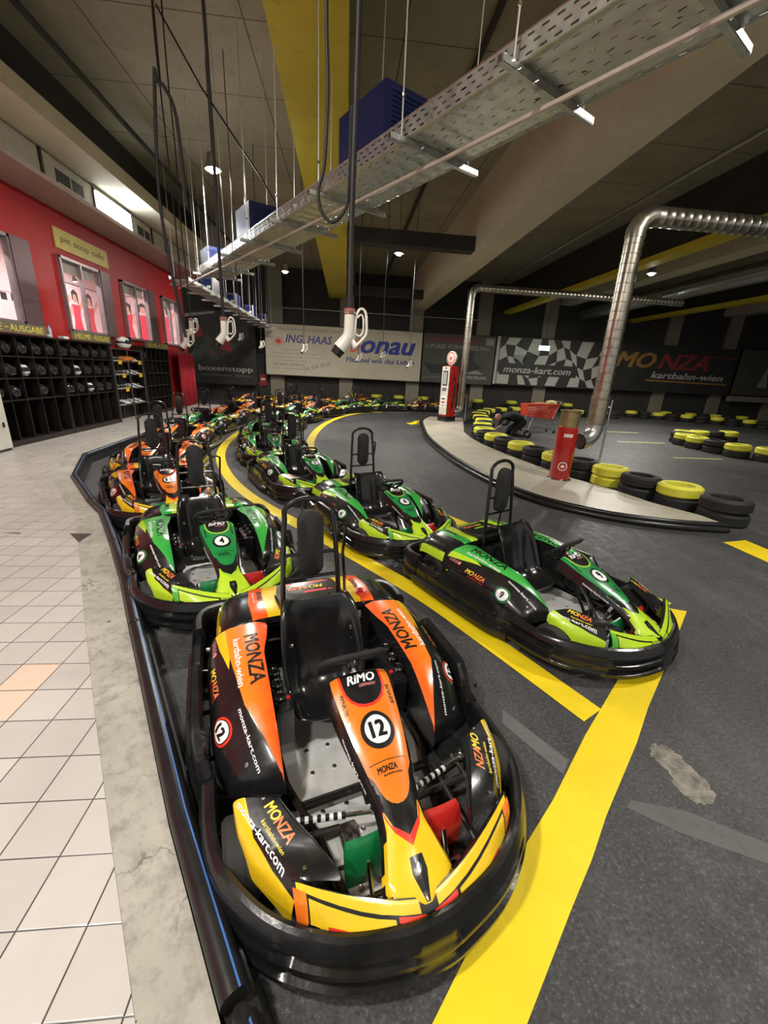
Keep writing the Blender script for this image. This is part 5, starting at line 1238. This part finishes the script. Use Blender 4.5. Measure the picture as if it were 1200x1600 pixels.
for y in (-.30, .30): m.box((-.05, y*.97, .96), (1.14, .02, .05), CRT, M=Matrix.Rotation(-.05, 3, 'Y'))
kid('basket', m, e)
f = MB()
for y in (-.24, .24):
    f.tube([(-.50, y, .10), (-.46, y, .20), (-.36, y, .52)], .012, CHR, 8); f.tube([(.50, y, .10), (.50, y, .16), (.42, y, .35), (.22, y, .48)], .012, CHR, 8); f.tube([(-.50, y, .14), (.50, y, .14)], .012, CHR, 8); f.tube([(.36, y, .5), (.50, y, .85), (.58, y, 1.08)], .012, CHR, 8)
f.tube([(-.5, -.24, .14), (-.5, .24, .14)], .012, CHR, 8); f.tube([(.5, -.24, .14), (.5, .24, .14)], .012, CHR, 8); kid('frame', f, e)
kid('handle', MB().tube([(.58, -.28, 1.08), (.58, .28, 1.08)], .018, GALV, 10), e)
for x in (-.5, .5):
    for y in (-.24, .24): kid('wheel', MB().lathe([(0, -.012), (.05, -.012), (.055, 0), (.05, .012), (0, .012)], RUB, c=(x, y, .055), axis='y', n=14), e)
tag(obj('cart_load', MB().lathe([(.16, 0), (.2, .06), (.18, .14), (.06, .18), (0, .18)], mat('yellow_rags', (.5, .47, .2), .8, noise=.3, scale=14, bump=.4), c=(7.1, 14.12, .92), n=14)), 'pale yellow rags heaped at the handle end of the red cart', 'rags')

# ------------------------------------------------------------ person bent over behind the tyres
CLO = mat('black_clothes', (.012, .012, .014), .85, noise=.3, scale=9, bump=.3); SKN = mat('skin', (.55, .26, .19), .5, noise=.1)
def skinned(name, pts, edges, radii, m_, parent=None, sub=2):
    me = D.meshes.new(name); me.from_pydata(pts, edges, []); me.materials.append(m_); o = D.objects.new(name, me); COL.objects.link(o)
    md = o.modifiers.new('skin', 'SKIN'); md.use_smooth_shade = True
    for i, r_ in enumerate(radii): me.skin_vertices[0].data[i].radius = r_ if isinstance(r_, tuple) else (r_, r_)
    me.skin_vertices[0].data[0].use_root = True
    s_ = o.modifiers.new('sub', 'SUBSURF'); s_.levels = 1; s_.render_levels = 2
    if parent: o.parent = parent
    return o
e = empty('person', (5.15, 12.6, 0), R(4)); tag(e, 'crouching person in black clothes bent forward behind the tyre wall', 'person')
# pelvis, spine, neck, legs (kneeling), arms reaching to the tyres
pts = [(.36, 0, .50), (.22, 0, .60), (.05, 0, .66), (-.12, 0, .66), (-.26, 0, .60), (-.34, 0, .56),
       (.36, .12, .46), (.08, .16, .26), (-.02, .17, .10), (.22, .17, .09), (.42, .17, .08), (.36, -.12, .46), (.08, -.16, .26), (-.02, -.17, .10), (.22, -.17, .09), (.42, -.17, .08),
       (-.20, .19, .60), (-.24, .27, .42), (-.34, .20, .26), (-.20, -.19, .60), (-.24, -.27, .44), (-.40, -.22, .40), (.52, .17, .04), (.52, -.17, .04)]
ed = [(0, 1), (1, 2), (2, 3), (3, 4), (4, 5), (0, 6), (6, 7), (7, 8), (8, 9), (9, 10), (0, 11), (11, 12), (12, 13), (13, 14), (14, 15), (3, 16), (16, 17), (17, 18), (3, 19), (19, 20), (20, 21), (10, 22), (15, 23)]
rad = [(.19, .17), (.19, .17), (.21, .17), (.22, .17), (.12, .10), .06, .11, .09, .07, .055, .045, .11, .09, .07, .055, .045, .075, .055, .035, .075, .055, .035, .035, .035]
body = skinned('body', pts, ed, rad, CLO, e)
hd = MB(); G = []
for i in range(15):
    th = math.pi*i/14; rw = []
    for k in range(21):
        a = 2*math.pi*k/20; x, y, z = math.sin(th)*math.cos(a), math.sin(th)*math.sin(a), math.cos(th)
        # face looks along -x and down: brow, nose and chin shaped on that side
        p = Vector((x*.098, y*.076, z*.118)); f_ = max(0, -x)
        if z < -.2: p.y *= 1-.25*(-z-.2); p.x *= .95
        p.x -= .018*f_*math.exp(-((z+.12)/.12)**2-(y/.16)**2)*2.0; p.x += .012*f_*math.exp(-((z-.12)/.12)**2-((abs(y)-.4)/.2)**2); p.x -= .008*f_*math.exp(-((z+.5)/.1)**2-(y/.4)**2)
        rw.append(p)
    G.append(rw)
rot = Matrix.Rotation(R(-48), 3, 'Y'); hd.grid([[rot @ p+Vector((-.44, 0, .60)) for p in r_] for r_ in G], SKN)
kid('head', hd, e)
for s_ in (1, -1): kid('ear', MB().lathe([(0, -.008), (.02, -.006), (.028, 0), (.02, .008), (0, .006)], SKN, c=(-.435, .078*s_, .60), axis='y', n=12), e)
hr = MB(); hr.grid([[rot @ (p*1.03)+Vector((-.44, 0, .60)) for p in r_[5:16] if True] for r_ in [[Vector((abs(q.x)*.3+.07*math.sin(math.pi*i/14)*0+q.x*.7, q.y, q.z)) for q in r__] for i, r__ in enumerate(G)][2:8]][:0] or [[rot @ (G[i][k]*1.025)+Vector((-.44, 0, .60)) for k in list(range(15, 21))+list(range(1, 7))] for i in range(4, 10)], mat('short_grey_hair', (.25, .22, .2), .8, noise=.3, scale=60))
kid('hair', hr, e)
for s_, (hx, hy, hz) in ((1, (-.34, .20, .26)), (-1, (-.40, -.22, .40))):
    P = [(hx, hy, hz), (hx-.035, hy, hz-.03), (hx-.07, hy, hz-.05)]; E_ = [(0, 1), (1, 2)]; rr = [(.026, .02), (.036, .018), (.038, .015)]
    for q, (dy, ln) in enumerate(((-.030, .060), (-.010, .072), (.011, .068), (.030, .052))):
        b0 = len(P); P += [(hx-.09, hy+dy, hz-.06), (hx-.09-ln*.5, hy+dy*1.1, hz-.066), (hx-.09-ln*.9, hy+dy*1.1, hz-.09)]; E_ += [(2, b0), (b0, b0+1), (b0+1, b0+2)]; rr += [.010, .009, .007]
    b0 = len(P); P += [(hx-.055, hy-.045*s_, hz-.05), (hx-.085, hy-.055*s_, hz-.065)]; E_ += [(1, b0), (b0, b0+1)]; rr += [.011, .009]
    skinned('hand', P, E_, rr, SKN, e)
for s_ in (1, -1): kid('shoe', MB().box((.55, .17*s_, .045), (.10, .09, .09), HB, bev=.03).box((.60, .17*s_, .10), (.05, .085, .16), HB, bev=.02), e)

# ------------------------------------------------------------ cable tray over the track
TD = Vector((-.503, .864, 0)); TN = Vector((.864, .503, 0)); TR_ANG = math.atan2(.864, -.503)
def slotmat(name, du, dv, fu, fv, axu, axv, ridge=0.):
    """galvanised sheet with rows of punched slots"""
    m, nt, b = nodes(name, .3); P = nt.nodes.new('ShaderNodeTexCoord').outputs['Object']; sx = nt.nodes.new('ShaderNodeSeparateXYZ'); nt.links.new(P, sx.inputs[0])
    v = M_(nt, 'DIVIDE', M_(nt, 'ADD', sx.outputs[axv], 50), dv); odd = M_(nt, 'MULTIPLY', M_(nt, 'MODULO', M_(nt, 'FLOOR', v), 2), .5)
    u = M_(nt, 'ADD', M_(nt, 'DIVIDE', M_(nt, 'ADD', sx.outputs[axu], 50), du), odd)
    a = M_(nt, 'LESS_THAN', M_(nt, 'ABSOLUTE', M_(nt, 'SUBTRACT', M_(nt, 'FRACT', u), .5)), fu/2); c = M_(nt, 'LESS_THAN', M_(nt, 'ABSOLUTE', M_(nt, 'SUBTRACT', M_(nt, 'FRACT', v), .5)), fv/2)
    nt.links.new(M_(nt, 'SUBTRACT', 1, M_(nt, 'MULTIPLY', a, c)), b.inputs['Alpha']); n1 = NZ(nt, P, 14, 4); nt.links.new(MIX(nt, n1, (.58, .60, .58), (.74, .76, .74)), b.inputs['Base Color']); b.inputs['Metallic'].default_value = .75
    nt.links.new(RMP(nt, n1, .3, .7, .25, .42), b.inputs['Roughness'])
    w = nt.nodes.new('ShaderNodeTexWave'); w.inputs['Scale'].default_value = 1.6; w.bands_direction = 'XYZ'[axu]; nt.links.new(P, w.inputs['Vector'])
    BMP(nt, w.outputs['Fac'], b, ridge or .1, .02); return m
SL_S = slotmat('slotted_side', .10, .045, .5, .28, 0, 2); SL_B = slotmat('slotted_base', .125, .085, .36, .10, 0, 1, .25)
def tray(name, o, ang, L, w, h, z, label, brk, group=None):
    e = empty(name, (o.x, o.y, z), ang); tag(e, label, 'cable tray')
    m = MB(); nx = int(L/.045); G = [[Vector((L*i/nx, w*j/12, (.007 if i % 4 == 0 else -.002)*(1 if j % 3 else -.4))) for j in range(13)] for i in range(nx+1)]; m.grid(G, SL_B); b_ = kid('base_sheet', m, e); b_.modifiers.new('t', 'SOLIDIFY').thickness = .002
    for yy, nm in ((0, 'side_rail'), (w, 'side_rail')): kid(nm, MB().box((L/2, yy, h/2), (L, .003, h), SL_S).tube([(0, yy, h), (L, yy, h)], .006, GALV, 6), e)
    if True:
        c = MB(); rnd = random.Random(5)
        for q in range(5):
            y = w*(.2+.13*q); c.tube([(L*i/24, y+rnd.uniform(-.03, .03), .02+.012*q*(q % 2)) for i in range(25)], .012+.004*(q % 3), HAIR, 6)
        kid('cables', c, e)
    for k, x in enumerate(brk):
        kid('bracket', MB().box((x, w/2, -.035), (.05, w+.34, .045), GALV, bev=.004).box((x, w/2, -.035), (.028, w+.345, .03), HAIR), e, 0)
    return e
TO = TD*-1.2+TN*2.52; BR = [2.0+.0, 3.46, 4.55, 5.75, 6.9, 8.1, 9.3, 10.5, 11.6]
BRK = [.35, 1.3, 2.55, 3.47, 4.6, 6.1, 7.3, 8.5, 9.7, 10.9, 11.8]
# the local y axis of the tray points to its side away from the viewer
tray('cable_tray', TO+TN*.68, TR_ANG, 12.2, .68, .135, 3.6, 'wide galvanised cable tray slanting across the hall above the karts', BRK)
tray('cable_tray', Vector((-3.75, 11.4, 0)), R(90), 12.0, .45, .08, 3.58, 'second cable tray running on towards the back wall beside the red wall', [.5+1.2*k for k in range(10)])
P = [TD*t+TN*n_ for t, n_ in ((-1.0, 2.92), (1.1, 2.84), (3.2, 2.79), (12.4, 2.39))]
tag(obj('thin_pipe', MB().tube([(p.x, p.y, 3.47) for p in P], .017, mat('pale_plastic_pipe', (.55, .50, .44), .5, noise=.1), 8)), 'thin pale pipe hung just below the wide cable tray', 'pipe')
# wires that carry the trays
k = 0; WR = mat('steel_wire', (.75, .75, .73), .4, .5, noise=.1)
names = ['at the right picture edge', 'next to the right picture edge', 'above the right part of the tray', 'right of the large blue unit', 'left of the large blue unit', 'above the loop of black cable', 'right of the middle blue unit', 'left of the middle blue unit', 'right of the small blue unit', 'left of the small blue unit', 'at the far end of the tray']
for b, nm in zip(BRK, names):
    for s_, w_ in ((-.05, 'near'), (.73, 'far')):
        p = TO+TD*b+TN*s_; q = p+TD*random.uniform(-.1, .1)
        m = MB(); m.tube([(p.x, p.y, 3.58), (p.x, p.y, 3.8), (q.x, q.y, 6.6)], .0065, WR, 5); m.lathe([(0, -.02), (.014, -.01), (.014, .01), (0, .02)], CHR, c=(p.x, p.y, 3.86), n=8)
        tag(obj('support_wire', m), 'steel wire on the %s tray side %s' % (w_, nm), 'wire', 'wires of the cable trays')
for j in range(10):
    for s_, w_ in ((-.05, 'left'), (.5, 'right')):
        x, y = -3.75-.45+s_, 11.9+1.2*j
        tag(obj('support_wire', MB().tube([(x, y, 3.56), (x, y, 6.6)], .005, WR, 5)), 'thin steel wire holding the second tray towards the back wall', 'wire', 'wires of the second cable tray')
# blue heater units standing on the trays
BLU = mat('unit_blue', (.012, .018, .10), .4, noise=.2, coat=.2); LOU = mat('louvre_blue', (.035, .05, .17), .35, noise=.1)
def unit(p, ang, L, w, h, label):
    e = empty('blue_unit', (p.x, p.y, 3.615), ang); tag(e, label, 'ventilation unit')
    kid('casing', MB().box((L/2, 0, h/2), (L, w, h), BLU, bev=.008), e, 0)
    f = MB()
    for q in range(14): f.box((-.012, 0, .07+(h-.14)*q/13), (.03, w-.12, .012), LOU, M=Matrix.Rotation(.5, 3, 'Y'))
    kid('louvres', f, e, 0)
    kid('corner_post', MB().box((-.004, -w/2+.02, h/2), (.03, .035, h), mat('pale_post', (.6, .55, .5), .5, noise=.1)), e, 0)
    kid('label_plate', MB().box((-.03, -w*.15, h*.42), (.004, w*.28, h*.14), WHT).box((-.033, -w*.15, h*.42), (.002, w*.2, h*.03), BLKP), e, 0) if L < .75 else None
    return e
def TP(t, n_): return TD*t+TN*n_
unit(TP(3.9, 2.90), TR_ANG, .85, .54, .62, 'large blue louvred ventilation unit on the cable tray')
unit(TP(7.6, 2.88), TR_ANG, .7, .54, .60, 'middle blue louvred ventilation unit on the cable tray')
unit(TP(10.5, 2.88), TR_ANG, .6, .45, .5, 'small dark blue ventilation unit near the far end of the tray')
for y, lb in ((13.6, 'nearest'), (16.2, 'second'), (19.0, 'third'), (21.8, 'farthest')): unit(Vector((-3.98, y, 0)), R(90), .6, .36, .45, lb+' blue unit on the second cable tray')

# ------------------------------------------------------------ suction nozzles on black hoses
HOSE = mat('black_rubber_hose', (.01, .01, .01), .6, noise=.2)
PLW = mat('white_plastic', (.72, .70, .64), .35, noise=.06, coat=.2)
def nozzle():
    e = empty('suction_nozzle'); m = MB()
    m.tube([(0, 0, 0), (-.002, 0, -.10), (-.005, 0, -.135), (-.03, 0, -.175), (-.062, 0, -.215)], .033, PLW, 16, radii=[.033, .034, .038, .042, .046])
    m.tube([(.045, 0, -.20), (.02, 0, -.165), (-.02, 0, -.16)], .022, PLW, 10)
    kid('body', m, e)
    kid('tip', MB().tube([(-.060, 0, -.212), (-.075, 0, -.232), (-.092, 0, -.255)], .044, TUBE, 16, radii=[.043, .040, .037]), e)
    h = MB(); P = [(.03, 0, -.155), (.038, 0, -.09), (.043, 0, -.02), (.058, 0, .022), (.08, 0, .036), (.103, 0, .018), (.112, 0, -.03), (.114, 0, -.11), (.09, 0, -.15), (.05, 0, -.19)]
    h.tube([tuple(p) for p in curve_pts(P, 3)], .0085, PLW, 8); h.tube([tuple(p) for p in curve_pts([(.052, 0, -.02), (.075, 0, .0), (.09, 0, -.02), (.092, 0, -.10), (.07, 0, -.13), (.045, 0, -.12)], 3)], .006, PLW, 8); kid('handle', h, e)
    kid('clamp', MB().lathe([(.034, -.004), (.037, 0), (.037, .03), (.03, .034), (.0, .034)], mat('red_clear_clamp', (.35, .12, .10), .3, noise=.2), n=16).lathe([(.038, .004), (.040, .008), (.038, .012)], CHR, n=16), e)
    return e
nz0 = nozzle(); nzu = False
NZP = [(.02, 3.0, 2.10, 1, .017, 'large white nozzle hanging in the middle on a black hose'), (-1.32, 5.0, 2.19, 1, .016, 'white nozzle hanging above the green karts left of the cream banner'), (-2.66, 8.0, 2.42, 1, .01, 'white nozzle hanging above the red curtain, upper one'), (-2.42, 7.0, 2.17, 1, .01, 'white nozzle hanging before the red curtain, lower one'),
       (-2.08, 9.0, 2.32, .55, .007, 'tiny white nozzle in front of the dark boxenstopp banner'), (-2.24, 12.0, 2.35, .75, .008, 'tiny white nozzle at the left edge of the cream banner'), (-1.03, 11.0, 2.28, .75, .008, 'tiny white nozzle in front of the small print of the cream banner'),
       (.34, 12.0, 2.16, .75, .008, 'tiny nozzle hanging under the large white one in the distance'), (1.08, 13.0, 2.30, .75, .008, 'tiny nozzle hanging before the blue motto of the cream banner'), (2.04, 14.0, 2.10, .75, .008, 'tiny nozzle at the right of the cream banner, the lowest hanging one')]
for x, y, z, s_, hr_, lb in NZP:
    o = nz0 if not nzu else copy_tree(nz0); nzu = True; o.location = (x, y, z); o.scale = (s_, s_, s_); tag(o, lb, 'nozzle', 'hanging suction nozzles')
    P = [(x, y, z+.03*s_), (x+.002, y, z+.6)]; P += [(x+random.uniform(-.02, .02), y, z+.6+(6.6-z-.6)*q/4) for q in range(1, 5)]
    tag(obj('hose', MB().tube([tuple(p) for p in curve_pts(P, 4)], hr_, HOSE, 8)), lb.replace(' nozzle', ' nozzle hose').replace('white ', 'black ').replace('black nozzle hose', 'black nozzle hose') if False else 'black hose holding the '+' '.join(lb.split()[:12]), 'hose')
P = [(-.12, 3.05, 6.6), (-.13, 3.05, 4.4), (-.14, 3.05, 3.62), (-.13, 3.05, 3.28), (-.15, 3.05, 2.92), (-.185, 3.05, 2.79), (-.17, 3.05, 2.68), (-.10, 3.04, 2.62), (-.02, 3.03, 2.69), (.0, 3.03, 2.81), (.01, 3.03, 3.2)]
tag(obj('looped_cable', MB().tube([tuple(p) for p in curve_pts(P, 4)], .011, HOSE, 8)), 'black cable hanging in a loop beside the large nozzle hose', 'cable')
P = [(-1.72, 5.0, 6.55), (-1.74, 5.0, 5.4), (-1.78, 5.0, 4.2), (-1.85, 5.0, 3.31), (-1.81, 5.0, 2.65), (-1.73, 5.0, 2.0)]
tag(obj('hanging_cable', MB().tube([tuple(p) for p in curve_pts([(-1.60, 5.0, 3.2), (-1.62, 5, 3.9), (-1.70, 5.0, 4.12)]+[(-1.76, 5, 4.16)]+P[2:], 4)], .016, HOSE, 8).tube([P[0], (-1.73, 5.0, 4.15)], .006, HOSE, 6)), 'black double cable hanging at the left in front of the red wall', 'cable')
P = [(-2.8, 8.2, 6.57), (-2.2, 8.0, 5.6), (-1.3, 7.6, 4.4), (-.9, 7.2, 3.75)]
tag(obj('slanting_cable', MB().tube(P, .012, HOSE, 8)), 'thin black cable slanting from the ceiling down to the cable tray', 'cable')

# ------------------------------------------------------------ ceiling lamps in view
names = ['bright lamp high at the left behind the hanging wires', 'lamp in the distance left of the yellow girder', 'lamp in the middle, right of the yellow girder end', 'upper lamp at the right behind the steel duct', 'lower lamp at the right behind the steel duct']
LB = mat('lamp_glow', (1, .95, .82), .4, emit=60)
def lamp():
    e = empty('high_bay_lamp'); kid('housing', MB().lathe([(.05, .30), (.09, .28), (.10, .16), (.12, .10), (.15, .04), (.14, .04), (.09, .10), (0, .12)], GALV, n=20), e)
    kid('bulb', MB().lathe([(0, -.01), (.06, 0), (.09, .03), (.08, .07), (0, .09)], LB, n=14), e); kid('rod', MB().tube([(0, 0, .28), (0, 0, 1.6)], .008, TUBE, 6), e); return e
l0 = lamp()
for i, (p, nm) in enumerate(zip(LAMPS, names)):
    o = l0 if i == 0 else copy_tree(l0); o.location = p; tag(o, nm, 'lamp', 'ceiling lamps'); area('lamp_light', (p[0], p[1], p[2]-.08), .3, 300)

# ------------------------------------------------------------ the karts
for k in KARTS: place_kart(*k)
for k in FAR: place_kart(*k, far=True)
